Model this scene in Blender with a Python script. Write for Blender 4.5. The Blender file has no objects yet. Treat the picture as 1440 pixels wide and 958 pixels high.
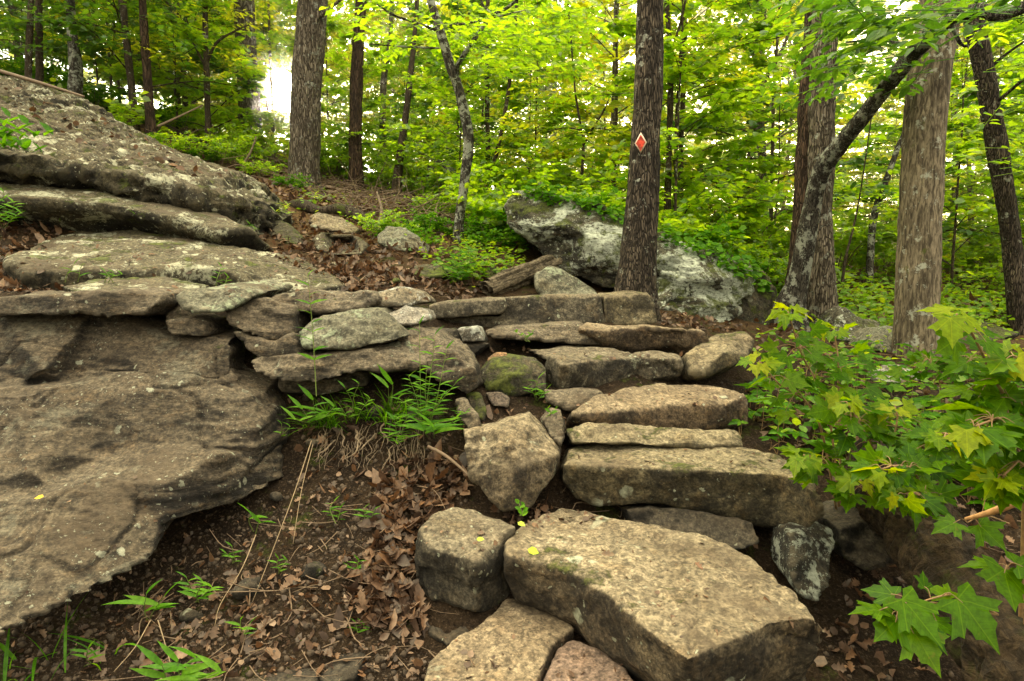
import bpy, bmesh, math, random
import numpy as np
from mathutils import Vector, Matrix
from mathutils.geometry import delaunay_2d_cdt

scene = bpy.context.scene
COL = scene.collection
W0, H0, FPX = 1440.0, 958.0, 880.0
PITCH = math.radians(6.4)
EYE = np.array([0.0, 0.0, 1.4])
CP, SP = math.cos(PITCH), math.sin(PITCH)

# ------------------------------------------------------------------ places in the world
def ray(px, py):
    u = (np.asarray(px, float) - W0 / 2) / FPX
    v = (H0 / 2 - np.asarray(py, float)) / FPX
    return np.stack([u, CP + v * SP, -SP + v * CP], -1)

def P(px, py, Y):
    d = ray(px, py)
    return EYE + d * (np.asarray(Y, float) / d[..., 1])[..., None]

def Yz(px, py, z):
    d = ray(px, py)
    return d[..., 1] * (z - EYE[2]) / d[..., 2]

def sstep(a, b, x):
    t = np.clip((x - a) / (b - a), 0, 1)
    return t * t * (3 - 2 * t)

def _hash(ix, iy, iz, seed):
    h = (ix * 374761393 + iy * 668265263 + iz * 2147483647 + seed * 1274126177) & 0xFFFFFFFF
    h = ((h ^ (h >> 13)) * 1274126177) & 0xFFFFFFFF
    h = ((h ^ (h >> 16)) * 2246822519) & 0xFFFFFFFF
    return ((h ^ (h >> 15)) & 0xFFFFFF) / float(0xFFFFFF) * 2 - 1

def vnoise(p, seed=0):
    i = np.floor(p).astype(np.int64)
    f = p - i
    u = f * f * f * (f * (f * 6 - 15) + 10)
    r = 0
    for dx in (0, 1):
        wx = u[:, 0] if dx else 1 - u[:, 0]
        for dy in (0, 1):
            wy = u[:, 1] if dy else 1 - u[:, 1]
            for dz in (0, 1):
                wz = u[:, 2] if dz else 1 - u[:, 2]
                r = r + wx * wy * wz * _hash(i[:, 0] + dx, i[:, 1] + dy, i[:, 2] + dz, seed)
    return r

def fbm(p, octaves=4, seed=0, gain=0.5, ridge=False):
    s, a, t = 0, 1.0, 0
    q = np.array(p, float)
    for k in range(octaves):
        n = vnoise(q, seed + k * 17)
        if ridge:
            n = 1 - 2 * np.abs(n)
        s = s + a * n
        t += a
        a *= gain
        q = q * 2.03 + 13.7
    return s / t

# ------------------------------------------------------------------ object helpers
def tag(o, label=None, cat=None, group=None, kind=None):
    if label: o['label'] = label
    if cat: o['category'] = cat
    if group: o['group'] = group
    if kind: o['kind'] = kind
    return o

def empty(name, loc, label=None, cat=None, group=None):
    o = bpy.data.objects.new(name, None)
    o.empty_display_size = 0.1
    o.location = Vector([float(c) for c in loc])
    COL.objects.link(o)
    return tag(o, label, cat, group)

def mesh_np(name, verts, faces, smooth=True):
    """faces: list of int arrays (M, k), each of one polygon size"""
    if isinstance(faces, np.ndarray):
        faces = [faces]
    me = bpy.data.meshes.new(name)
    v = np.asarray(verts, np.float32)
    me.vertices.add(len(v))
    me.vertices.foreach_set('co', v.ravel())
    loops = np.concatenate([f.ravel() for f in faces]).astype(np.int32)
    tot = np.concatenate([np.full(len(f), f.shape[1], np.int32) for f in faces])
    start = np.concatenate([[0], np.cumsum(tot)[:-1]]).astype(np.int32)
    me.loops.add(len(loops))
    me.loops.foreach_set('vertex_index', loops)
    me.polygons.add(len(tot))
    me.polygons.foreach_set('loop_start', start)
    me.polygons.foreach_set('loop_total', tot)
    me.update(calc_edges=True)
    me.validate()
    if smooth:
        me.polygons.foreach_set('use_smooth', np.ones(len(me.polygons), bool))
    return me

def obj(name, me, mat, parent=None, loc=None):
    o = bpy.data.objects.new(name, me)
    if mat:
        me.materials.append(mat)
    COL.objects.link(o)
    if parent is not None:
        o.parent = parent
    if loc is not None:
        o.location = Vector([float(c) for c in loc])
    return o

# ------------------------------------------------------------------ materials
class NT:
    def __init__(self, name):
        self.m = bpy.data.materials.new(name)
        self.m.use_nodes = True
        self.t = self.m.node_tree
        self.t.nodes.clear()
        self.out = self.t.nodes.new('ShaderNodeOutputMaterial')
    def n(self, typ, ins=None, **kw):
        nd = self.t.nodes.new(typ)
        for k, v in kw.items():
            setattr(nd, k, v)
        for k, v in (ins or {}).items():
            s = nd.inputs[k]
            if isinstance(v, bpy.types.NodeSocket):
                self.t.links.new(v, s)
            elif isinstance(v, (tuple, list)) and len(v) == 3 and s.type == 'RGBA':
                s.default_value = (*v, 1)
            else:
                s.default_value = v
        return nd
    def math(self, op, a, b=0.0, c=0.0, clamp=False):
        nd = self.n('ShaderNodeMath', {0: a, 1: b, 2: c}, operation=op)
        nd.use_clamp = clamp
        return nd.outputs[0]
    def mix(self, fac, a, b, blend='MIX'):
        nd = self.n('ShaderNodeMix', data_type='RGBA', blend_type=blend)
        for s, v in ((nd.inputs[0], fac), (nd.inputs[6], a), (nd.inputs[7], b)):
            if isinstance(v, bpy.types.NodeSocket): self.t.links.new(v, s)
            elif isinstance(v, (tuple, list)): s.default_value = (*v[:3], 1)
            else: s.default_value = v
        return nd.outputs[2]
    def ramp(self, fac, lo, hi, a=0.0, b=1.0):
        nd = self.n('ShaderNodeMapRange', {0: fac, 1: lo, 2: hi, 3: a, 4: b})
        nd.interpolation_type = 'SMOOTHSTEP'
        return nd.outputs[0]
    def noise(self, vec, scale, detail=6, rough=0.6, dist=0.0):
        return self.n('ShaderNodeTexNoise', {'Vector': vec, 'Scale': scale, 'Detail': detail, 'Roughness': rough, 'Distortion': dist}).outputs[0]
    def scl(self, vec, s):
        return self.n('ShaderNodeVectorMath', {0: vec, 1: s}, operation='MULTIPLY').outputs[0]
    def pos(self):
        return self.n('ShaderNodeNewGeometry').outputs['Position']
    def done(self, sh):
        self.t.links.new(sh, self.out.inputs[0])
        return self.m

def rock_mat(name, dark, light, top=(.30, .25, .165), topamt=1.0, lichen=.5, lcol=(.46, .47, .33), moss=.3, strata=0.0, spot=1.0, stain=.8, stsc=4.3, crs=3.4, k=.80, cr=1.0):
    dark, light, top = [tuple(x * k for x in q) for q in (dark, light, top)]
    lcol = tuple(x * .9 for x in lcol)
    g = NT(name)
    geo = g.n('ShaderNodeNewGeometry')
    pos, nor, pt = geo.outputs['Position'], geo.outputs['Normal'], geo.outputs['Pointiness']
    nz = g.n('ShaderNodeSeparateXYZ', {0: nor}).outputs[2]
    vec = g.n('ShaderNodeMapping', {0: pos, 'Rotation': (.25, .35, .5), 'Scale': (1, 1, 1 + strata * 2.5)}).outputs[0]
    n1 = g.noise(vec, 2.2, 6, .68, .5)
    n2 = g.noise(vec, 6.5, 11, .74, .3)
    n3 = g.noise(pos, 38, 8, .75)
    n5 = g.noise(vec, 21, 9, .76, .4)
    n4 = g.noise(pos, 4.0, 4, .6)
    n6 = g.noise(vec, stsc, 11, .70, .7)
    c = g.mix(g.ramp(n1, .36, .64), dark, light)
    c = g.mix(g.ramp(n5, .50, .66, 0, .55), c, tuple(min(1, x * 1.45) for x in light))
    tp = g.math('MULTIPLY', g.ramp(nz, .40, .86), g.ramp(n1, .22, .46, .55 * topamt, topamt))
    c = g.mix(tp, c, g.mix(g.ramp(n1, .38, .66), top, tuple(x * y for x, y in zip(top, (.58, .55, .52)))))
    # black weathering stain, strongest on the steep faces
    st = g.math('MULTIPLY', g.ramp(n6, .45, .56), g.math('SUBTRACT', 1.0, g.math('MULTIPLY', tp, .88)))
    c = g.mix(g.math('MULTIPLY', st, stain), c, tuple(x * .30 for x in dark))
    c = g.mix(g.math('MULTIPLY', g.ramp(n5, .50, .38, 0, .75), g.math('SUBTRACT', 1.0, g.math('MULTIPLY', tp, .55))), c, tuple(x * .34 for x in dark))
    c = g.mix(g.ramp(n2, .50, .68, 0, .30), c, tuple(x * y for x, y in zip(light, (1.3, 1.0, .62))))
    gr = g.ramp(n3, .33, .67, .42, 1.6)
    c = g.mix(1.0, c, g.n('ShaderNodeCombineXYZ', {0: gr, 1: gr, 2: gr}).outputs[0], 'MULTIPLY')
    gv_ = g.n('ShaderNodeTexVoronoi', {'Vector': pos, 'Scale': 115.0})
    gq = g.ramp(g.n('ShaderNodeSeparateXYZ', {0: gv_.outputs['Color']}).outputs[1], 0, 1, .70, 1.30)
    c = g.mix(1.0, c, g.n('ShaderNodeCombineXYZ', {0: gq, 1: gq, 2: gq}).outputs[0], 'MULTIPLY')
    tread = g.math('MULTIPLY', tp, g.ramp(g.noise(pos, 1.9, 7, .62, .8), .50, .64, 0, .62))
    c = g.mix(tread, c, (.085, .060, .036))
    # worn bright edges, darker hollows
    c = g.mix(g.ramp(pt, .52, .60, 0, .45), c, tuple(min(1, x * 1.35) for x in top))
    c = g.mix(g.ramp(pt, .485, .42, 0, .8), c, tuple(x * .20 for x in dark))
    # lichen: ragged spots of three sizes and a crust
    wob = g.n('ShaderNodeTexNoise', {'Vector': pos, 'Scale': 26.0, 'Detail': 6.0, 'Roughness': .7})
    wp = g.n('ShaderNodeVectorMath', {0: wob.outputs['Color'], 1: (.05, .05, .05), 2: pos}, operation='MULTIPLY_ADD').outputs[0]
    masks = []
    for sc, r, dens in ((7.5 * spot, .30, .50), (19 * spot, .28, .52), (44 * spot, .30, .58)):
        vo = g.n('ShaderNodeTexVoronoi', {'Vector': wp, 'Scale': sc})
        rnd = g.n('ShaderNodeSeparateXYZ', {0: vo.outputs['Color']}).outputs[0]
        rr = g.math('MULTIPLY', g.math('SUBTRACT', rnd, 1.0 - lichen * dens), r / max(.2, lichen * dens))
        masks.append(g.ramp(g.math('SUBTRACT', rr, vo.outputs['Distance']), -.02, .03))
    lm = g.math('MAXIMUM', g.math('MAXIMUM', masks[0], masks[1]), masks[2])
    lm = g.math('MULTIPLY', lm, g.ramp(n4, .53 - .13 * lichen, .64 - .13 * lichen))
    crust = g.math('MULTIPLY', g.ramp(g.noise(pos, crs, 12, .74, .4), .66 - .155 * lichen * lichen, .685 - .145 * lichen * lichen), min(1, lichen * 1.1) * cr)
    crust = g.math('MULTIPLY', crust, g.ramp(n5, .38, .50))
    lm = g.math('MAXIMUM', lm, crust)
    lc = g.mix(g.ramp(n3, .3, .7), tuple(x * .62 for x in lcol), tuple(min(1, x * 1.25) for x in lcol))
    c = g.mix(g.math('MULTIPLY', lm, .92), c, lc)
    mm = g.math('ADD', g.noise(pos, 4.2, 9, .72), g.math('MULTIPLY', nz, .06))
    mm = g.ramp(mm, .72 - .30 * moss, .79 - .26 * moss)
    mc = g.mix(g.ramp(n3, .3, .7), (.022, .032, .003), (.125, .145, .015))
    c = g.mix(g.math('MULTIPLY', mm, .88), c, mc)
    flat = g.math('SUBTRACT', 1.0, g.math('MULTIPLY', tp, .62))
    h = g.math('MULTIPLY', flat, g.math('ADD', g.math('MULTIPLY', n2, 1.3), g.math('MULTIPLY', n5, .55)))
    h = g.math('ADD', h, g.math('MULTIPLY', n3, g.math('SUBTRACT', .30, g.math('MULTIPLY', tp, .16))))
    h = g.math('ADD', h, g.math('MULTIPLY', lm, .07))
    h = g.math('ADD', h, g.math('MULTIPLY', mm, .25))
    b = g.n('ShaderNodeBump', {'Height': h, 'Strength': 1.0, 'Distance': .042})
    s = g.n('ShaderNodeBsdfPrincipled', {'Base Color': c, 'Roughness': .88, 'Specular IOR Level': .35, 'Normal': b.outputs[0]})
    return g.done(s.outputs[0])

def leaf_mat(name, cols, trans=.55, tcol=None, gloss=.06, clump=0.0, clumpcol=(.02, .06, .005), rough=.45, veins=None):
    """cols: three greens picked per leaf; light passes through the blade"""
    g = NT(name)
    geo = g.n('ShaderNodeNewGeometry')
    r = geo.outputs['Random Per Island']
    cr = g.n('ShaderNodeValToRGB', {0: r})
    e = cr.color_ramp.elements
    e[0].position, e[1].position = 0, 1
    e[0].color, e[1].color = (*cols[0], 1), (*cols[-1], 1)
    for k, c in enumerate(cols[1:-1]):
        el = e.new((k + 1) / (len(cols) - 1)); el.color = (*c, 1)
    c = cr.outputs[0]
    if clump:
        nn = g.noise(geo.outputs['Position'], 1.1, 3, .55)
        c = g.mix(g.ramp(nn, .40, .62, clump, 0), c, clumpcol)
    fine = g.ramp(g.noise(geo.outputs['Position'], 60, 3, .6), .3, .7, .75, 1.2)
    c = g.mix(1.0, c, g.n('ShaderNodeCombineXYZ', {0: fine, 1: fine, 2: fine}).outputs[0], 'MULTIPLY')
    if veins:
        at = g.n('ShaderNodeAttribute', attribute_name='blade')
        xyz = g.n('ShaderNodeSeparateXYZ', {0: at.outputs['Vector']})
        ax, ay = g.math('SUBTRACT', xyz.outputs[0], veins[0]), g.math('ABSOLUTE', xyz.outputs[1])
        m = g.ramp(ay, .006, .022, 1, 0)
        for deg in veins[1:]:
            a = math.radians(deg); ca, sa = math.cos(a), math.sin(a)
            dist = g.math('ABSOLUTE', g.math('SUBTRACT', g.math('MULTIPLY', ax, sa), g.math('MULTIPLY', ay, ca)))
            along = g.math('ADD', g.math('MULTIPLY', ax, ca), g.math('MULTIPLY', ay, sa))
            m = g.math('MAXIMUM', m, g.math('MULTIPLY', g.ramp(dist, .005, .018, 1, 0), g.ramp(along, 0, .04)))
        # fine side veins
        sv = g.math('PINGPONG', g.math('ADD', g.math('MULTIPLY', xyz.outputs[0], 9.0), g.math('MULTIPLY', ay, -6.0)), .5)
        c = g.mix(g.ramp(sv, .38, .5, 0, .22), c, tuple(x * .45 for x in cols[0]))
        c = g.mix(g.math('MULTIPLY', m, .38), c, tuple(min(1, x * 1.5) for x in cols[-1]))
        bl = g.ramp(g.noise(geo.outputs['Position'], 34, 4, .7), .62, .72, 0, .45)
        c = g.mix(bl, c, (.16, .14, .02))
    tc = g.mix(1.0, c, tcol or (1.9, 1.65, .5), 'MULTIPLY')
    d = g.n('ShaderNodeBsdfDiffuse', {0: c}).outputs[0]
    t = g.n('ShaderNodeBsdfTranslucent', {0: tc}).outputs[0]
    s = g.n('ShaderNodeMixShader', {0: trans, 1: d, 2: t}).outputs[0]
    if gloss:
        gl = g.n('ShaderNodeBsdfGlossy', {0: (.9, .95, .85), 'Roughness': rough}).outputs[0]
        s = g.n('ShaderNodeMixShader', {0: gloss, 1: s, 2: gl}).outputs[0]
    return g.done(s)

def bark_mat(name, dark, light, scale=1.0, ridge=1.0, moss=0.0, lichen=0.0):
    g = NT(name)
    pos = g.pos()
    v = g.scl(pos, (26 * scale, 26 * scale, 5.0 * scale))
    n = g.noise(v, 1.0, 7, .62, .5)
    vo = g.n('ShaderNodeTexVoronoi', {'Vector': g.n('ShaderNodeVectorMath', {0: g.scl(pos, (52 * scale, 52 * scale, 6 * scale)), 1: g.n('ShaderNodeTexNoise', {'Vector': pos, 'Scale': 14.0}).outputs['Color']}, operation='ADD').outputs[0], 'Scale': 1.0}, feature='DISTANCE_TO_EDGE').outputs[0]
    crack = g.ramp(vo, .0, .22)
    h = g.math('ADD', g.math('MULTIPLY', crack, ridge), g.math('MULTIPLY', n, .9))
    c = g.mix(g.ramp(n, .35, .68), dark, light)
    c = g.mix(g.math('MULTIPLY', crack, 1.0), tuple(x * .35 for x in dark), c) if ridge > .2 else c
    if ridge < .2:
        sk = g.noise(g.scl(pos, (17, 17, 1.3)), 1.0, 10, .72, .5)
        c = g.mix(g.ramp(sk, .47, .62, 0, .55), c, tuple(x * .5 for x in dark))
        c = g.mix(g.ramp(g.noise(g.scl(pos, (60, 60, 9)), 1.0, 5, .7), .55, .68, 0, .5), c, tuple(x * .5 for x in dark))
    big = g.noise(pos, 1.7, 4, .6)
    c = g.mix(g.ramp(big, .4, .65, 0, .45), c, tuple(x * .55 for x in dark))
    if lichen:
        l = g.ramp(g.noise(pos, 9, 8, .75), .60 - .1 * lichen, .66 - .1 * lichen)
        c = g.mix(g.math('MULTIPLY', l, .8), c, (.40, .41, .33))
    if moss:
        z = g.n('ShaderNodeSeparateXYZ', {0: pos}).outputs[2]
        m = g.ramp(g.noise(pos, 6, 6, .7), .66 - .3 * moss, .74 - .25 * moss)
        c = g.mix(g.math('MULTIPLY', m, .8), c, (.07, .09, .012))
    b = g.n('ShaderNodeBump', {'Height': h, 'Strength': .9, 'Distance': .025 / scale})
    s = g.n('ShaderNodeBsdfPrincipled', {'Base Color': c, 'Roughness': .9, 'Specular IOR Level': .2, 'Normal': b.outputs[0]})
    return g.done(s.outputs[0])

def wood_mat(name, axis, dark, light, moss=0.0, fine=1.0):
    g = NT(name)
    a = Vector(axis).normalized(); b = a.cross(Vector((0, 0, 1))).normalized(); c_ = a.cross(b)
    pos = g.pos()
    dots = [g.n('ShaderNodeVectorMath', {0: pos, 1: tuple(v)}, operation='DOT_PRODUCT').outputs['Value'] for v in (a, b, c_)]
    v = g.n('ShaderNodeCombineXYZ', {0: g.math('MULTIPLY', dots[0], 3.2 * fine), 1: g.math('MULTIPLY', dots[1], 24.0 * fine), 2: g.math('MULTIPLY', dots[2], 24.0 * fine)}).outputs[0]
    n = g.noise(v, 1.0, 9, .68, .9)
    k = g.noise(pos, 26, 8, .75)
    c = g.mix(g.ramp(n, .34, .66), dark, light)
    c = g.mix(g.ramp(k, .56, .42, 0, .6), c, tuple(x * .4 for x in dark))
    if moss:
        m = g.ramp(g.noise(pos, 5, 8, .72), .68 - .3 * moss, .76 - .25 * moss)
        c = g.mix(g.math('MULTIPLY', m, .8), c, (.055, .065, .010))
    h = g.math('ADD', n, g.math('MULTIPLY', k, .5))
    bm_ = g.n('ShaderNodeBump', {'Height': h, 'Strength': 1.0, 'Distance': .07})
    return g.done(g.n('ShaderNodeBsdfPrincipled', {'Base Color': c, 'Roughness': .9, 'Specular IOR Level': .25, 'Normal': bm_.outputs[0]}).outputs[0])

def plain_mat(name, c, rough=.7, var=.25):
    g = NT(name)
    n = g.noise(g.pos(), 40, 5, .6)
    f = g.ramp(n, .3, .7, 1 - var, 1 + var)
    col = g.mix(1.0, c, g.n('ShaderNodeCombineXYZ', {0: f, 1: f, 2: f}).outputs[0], 'MULTIPLY')
    b = g.n('ShaderNodeBump', {'Height': n, 'Strength': .3, 'Distance': .005})
    return g.done(g.n('ShaderNodeBsdfPrincipled', {'Base Color': col, 'Roughness': rough, 'Normal': b.outputs[0]}).outputs[0])

# ------------------------------------------------------------------ camera, sun, sky
cam = bpy.data.cameras.new('camera')
cam.sensor_width = 36.0
cam.lens = 36.0 * FPX / W0
cam.clip_start, cam.clip_end = 0.05, 800
camo = bpy.data.objects.new('camera', cam)
camo.location = EYE
camo.rotation_euler = (math.radians(90) - PITCH, 0, 0)
COL.objects.link(camo)
scene.camera = camo

sd = ray(402, 128); sd = sd / np.linalg.norm(sd)
SUN = Vector(sd)
SUN_EL = math.asin(SUN.z)
SUN_AZ = math.atan2(SUN.x, SUN.y)
sl = bpy.data.lights.new('sun', 'SUN')
sl.energy = 5.0
sl.angle = math.radians(0.5)
sl.color = (1.0, .86, .62)
so = bpy.data.objects.new('sun', sl)
so.rotation_euler = (-SUN).to_track_quat('-Z', 'Y').to_euler()
so.location = (0, 0, 30)
COL.objects.link(so)

world = bpy.data.worlds.new('World')
scene.world = world
world.use_nodes = True
nt = world.node_tree
nt.nodes.clear()
wo = nt.nodes.new('ShaderNodeOutputWorld')
sky = nt.nodes.new('ShaderNodeTexSky')
sky.sky_type = 'NISHITA'
sky.sun_disc = False
sky.sun_elevation = SUN_EL
sky.sun_rotation = -SUN_AZ
sky.air_density = 1.0
sky.dust_density = 3.0
mul = nt.nodes.new('ShaderNodeMix'); mul.data_type = 'RGBA'; mul.blend_type = 'MULTIPLY'
mul.inputs[0].default_value = 1.0
mul.inputs[7].default_value = (1.0, .84, .50, 1)      # warm white balance of the photograph
nt.links.new(sky.outputs[0], mul.inputs[6])
bg = nt.nodes.new('ShaderNodeBackground'); bg.inputs[1].default_value = SKY_STRENGTH if 'SKY_STRENGTH' in globals() else 0.15
nt.links.new(mul.outputs[2], bg.inputs[0])
# the bright hazy glow of the sky round the low sun
tc = nt.nodes.new('ShaderNodeTexCoord')
dot = nt.nodes.new('ShaderNodeVectorMath'); dot.operation = 'DOT_PRODUCT'
nrm = nt.nodes.new('ShaderNodeVectorMath'); nrm.operation = 'NORMALIZE'
nt.links.new(tc.outputs['Generated'], nrm.inputs[0])
nt.links.new(nrm.outputs[0], dot.inputs[0]); dot.inputs[1].default_value = SUN
mx = nt.nodes.new('ShaderNodeMath'); mx.operation = 'MAXIMUM'; mx.inputs[1].default_value = 0.0
nt.links.new(dot.outputs['Value'], mx.inputs[0])
last = bg.outputs[0]
for pw, st, c in ((1.6, 13.0, (1, .87, .52)), (60.0, 4.0, (1, .80, .40)), (1500.0, 14.0, (1, .88, .6)), (9000.0, 60.0, (1, .95, .8))):
    pn = nt.nodes.new('ShaderNodeMath'); pn.operation = 'POWER'; pn.inputs[1].default_value = pw
    nt.links.new(mx.outputs[0], pn.inputs[0])
    sm = nt.nodes.new('ShaderNodeMath'); sm.operation = 'MULTIPLY'; sm.inputs[1].default_value = st
    nt.links.new(pn.outputs[0], sm.inputs[0])
    b2 = nt.nodes.new('ShaderNodeBackground'); b2.inputs[0].default_value = (*c, 1)
    nt.links.new(sm.outputs[0], b2.inputs[1])
    ad = nt.nodes.new('ShaderNodeAddShader')
    nt.links.new(last, ad.inputs[0]); nt.links.new(b2.outputs[0], ad.inputs[1])
    last = ad.outputs[0]
# bright hazy sky overhead
sx = nt.nodes.new('ShaderNodeSeparateXYZ'); nt.links.new(nrm.outputs[0], sx.inputs[0])
mr = nt.nodes.new('ShaderNodeMapRange'); mr.inputs[1].default_value = 0.0; mr.inputs[2].default_value = .8
mr.inputs[3].default_value = .4; mr.inputs[4].default_value = 3.5
nt.links.new(sx.outputs[2], mr.inputs[0])
b3 = nt.nodes.new('ShaderNodeBackground'); b3.inputs[0].default_value = (1, .91, .70, 1)
nt.links.new(mr.outputs[0], b3.inputs[1])
ad = nt.nodes.new('ShaderNodeAddShader')
nt.links.new(last, ad.inputs[0]); nt.links.new(b3.outputs[0], ad.inputs[1])
nt.links.new(ad.outputs[0], wo.inputs[0])
world.cycles.sampling_method = 'MANUAL'
world.cycles.sample_map_resolution = 1024

scene.view_settings.view_transform = 'Standard'
scene.view_settings.look = 'None'
scene.view_settings.exposure = 0
scene.render.engine = 'CYCLES'
scene.cycles.use_denoising = True
scene.cycles.max_bounces = 8
scene.cycles.diffuse_bounces = 5
scene.cycles.transmission_bounces = 6
scene.cycles.sample_clamp_indirect = 6.0

# ------------------------------------------------------------------ terrain
def _pp(*a): return tuple(P(*a))
TCP = [(-1.5, 1.2, 0), (-.5, 1.4, -.02), (.3, 1.4, 0), (-1.3, 2.0, .03), (-.4, 2.0, .02), (.2, 2.1, .05),
       (.6, 2.2, .05), (.9, 1.8, -.02), (.5, 2.75, .30), (.9, 2.6, .25), (.7, 3.05, .46), (.7, 3.4, .62), (.6, 3.8, .80), (.6, 4.35, .94),
       (.6, 4.8, 1.08), (.5, 5.2, 1.17), (.7, 6.2, 1.22), (1.3, 2.0, -.05), (1.4, 2.6, .12), (1.75, 3.2, .45), (1.9, 4, .62),
       (2.6, 5, .70), (2.3, 2, -.05), (3, 3, .45), (3.4, 6.5, .78), (1.6, 1.2, -.1), (2.0, 1.4, -.1), (3.5, 2.0, .1),
       _pp(450, 700, 2.75), _pp(450, 575, 3.2), _pp(590, 690, 2.8), _pp(620, 575, 3.2), _pp(520, 620, 3.0), _pp(400, 760, 2.5), _pp(540, 760, 2.5), (-.15, 3.35, .72), (-.35, 4.05, .84), (-.1, 4.2, .86), (.1, 3.75, .74), (.05, 4.45, .9), (-.5, 4.75, 1.12),
       (-1.7, 3.75, 1.17), (-.9, 3.75, 1.15), (-.75, 4.1, 1.12), tuple(P(250, 350, 4.9) - [0, 0, .22]), tuple(P(400, 380, 4.5) - [0, 0, .16]), tuple(P(455, 392, 4.25) - [0, 0, .12]), tuple(P(120, 350, 4.7) - [0, 0, .2]), (-2.2, 3.5, 1.15), (-2.8, 3.2, 1.15), (-1.7, 2.75, .3), (-1.25, 2.4, .15), (-2.2, 2.1, .2),
       _pp(60, 400, 3.9), _pp(500, 395, 4.4), _pp(590, 400, 4.9), _pp(660, 385, 5.2), _pp(600, 350, 6), _pp(480, 360, 5.5), _pp(420, 320, 6.5), _pp(560, 285, 9),
       _pp(700, 335, 8), _pp(430, 268, 10), _pp(350, 240, 10), _pp(300, 205, 12), _pp(200, 170, 12), _pp(100, 130, 12), _pp(-100, 90, 12), _pp(60, 300, 5.3), _pp(-100, 300, 5),
       _pp(300, 300, 6.3), _pp(100, 190, 8), _pp(250, 240, 8.3), _pp(-200, 180, 8), _pp(800, 350, 8), _pp(950, 375, 8), _pp(1100, 395, 8), _pp(1250, 410, 9), _pp(1420, 420, 9),
       _pp(1290, 500, 5.2), _pp(1430, 470, 7), _pp(1140, 468, 6.5), _pp(1600, 480, 7), _pp(1300, 375, 16), _pp(1100, 385, 16), _pp(1500, 365, 16), _pp(1350, 335, 30), _pp(1600, 320, 30), _pp(1000, 350, 30),
       _pp(720, 310, 25), _pp(500, 240, 25), _pp(300, 200, 25), _pp(100, 125, 25), _pp(-300, 60, 25),
       (-60, 75, 26), (-30, 80, 16), (0, 80, 9), (30, 80, 6), (60, 80, 6), (70, 20, 3), (60, 0, 0), (-60, 20, 24), (-60, 0, 16), (-10, 3, 3.0), (-5, 2, .9),
       (-4, 1, .3), (-6, -6, -.5), (0, -4, -.5), (0, -14, -1.5), (20, -14, -1.5), (-20, -14, 2), (5, 0, -.2), (8, 5, .8), (9, 10, 1.2)]
TCP = np.array(TCP, float)
_n = len(TCP)
_d = np.linalg.norm(TCP[:, None, :2] - TCP[None, :, :2], axis=-1)
_A = np.zeros((_n + 3, _n + 3))
_A[:_n, :_n] = _d - np.eye(_n) * .02
_A[:_n, _n] = 1; _A[:_n, _n + 1:] = TCP[:, :2]
_A[_n:, :_n] = _A[:_n, _n:].T
_w = np.linalg.solve(_A, np.concatenate([TCP[:, 2], np.zeros(3)]))

def H(x, y):
    x = np.atleast_1d(np.asarray(x, float)); y = np.atleast_1d(np.asarray(y, float))
    out = np.empty(len(x))
    for a in range(0, len(x), 40000):
        s = slice(a, a + 40000)
        d = np.hypot(x[s, None] - TCP[None, :, 0], y[s, None] - TCP[None, :, 1])
        out[s] = d @ _w[:_n] + _w[_n] + _w[_n + 1] * x[s] + _w[_n + 2] * y[s]
    q = np.stack([x, y, 0 * x], -1)
    dist = np.hypot(x, y - 2)
    out += (.03 + .05 * sstep(5, 9, dist)) * fbm(q * 2.2, 3, 5) + .018 * fbm(q * 9, 3, 9) + .012 * fbm(q * 30, 2, 11) * (1 - sstep(5, 8, dist))
    return out

def Hf(x, y):
    i = np.clip(np.searchsorted(gx, x) - 1, 0, len(gx) - 2); j = np.clip(np.searchsorted(gy, y) - 1, 0, len(gy) - 2)
    a = (x - gx[i]) / (gx[i + 1] - gx[i]); b = (y - gy[j]) / (gy[j + 1] - gy[j])
    return HG[i, j] * (1 - a) * (1 - b) + HG[i + 1, j] * a * (1 - b) + HG[i, j + 1] * (1 - a) * b + HG[i + 1, j + 1] * a * b

def ground(px, py, tmax=60):
    """where the view line through a picture point meets the terrain"""
    px = np.atleast_1d(np.asarray(px, float)); py = np.atleast_1d(np.asarray(py, float))
    d = ray(px, py); d = d / d[:, 1:2]
    Y = np.full(len(px), np.nan)
    ys = 1.3 * (tmax / 1.3) ** (np.linspace(0, 1, 140))
    prev = None
    for yv in ys:
        p = EYE + d * yv
        below = (p[:, 2] < Hf(p[:, 0], p[:, 1])) & np.isnan(Y)
        Y[below] = yv
    ok = ~np.isnan(Y)
    k = (tmax / 1.3) ** (1 / 139.0)
    hi = np.where(ok, Y, 1.0); lo = hi / k
    for _ in range(9):
        m = (lo + hi) / 2; p = EYE + d * m[:, None]
        b = p[:, 2] < Hf(p[:, 0], p[:, 1])
        hi = np.where(b, m, hi); lo = np.where(b, lo, m)
    Y = np.where(ok, hi, np.nan)
    p = EYE + d * np.where(ok, Y, 1)[:, None]
    p[:, 2] = Hf(p[:, 0], p[:, 1])
    return p[ok]

def axis(a, b, dense_a, dense_b, fine, grow):
    v = list(np.arange(dense_a, dense_b, fine))
    s, x = fine, dense_b
    while x < b:
        v.append(x); s *= grow; x += s
    v.append(b)
    s, x = fine, dense_a
    while x > a:
        s *= grow; x -= s; v.insert(0, max(x, a))
    return np.unique(np.array(v))

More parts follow.
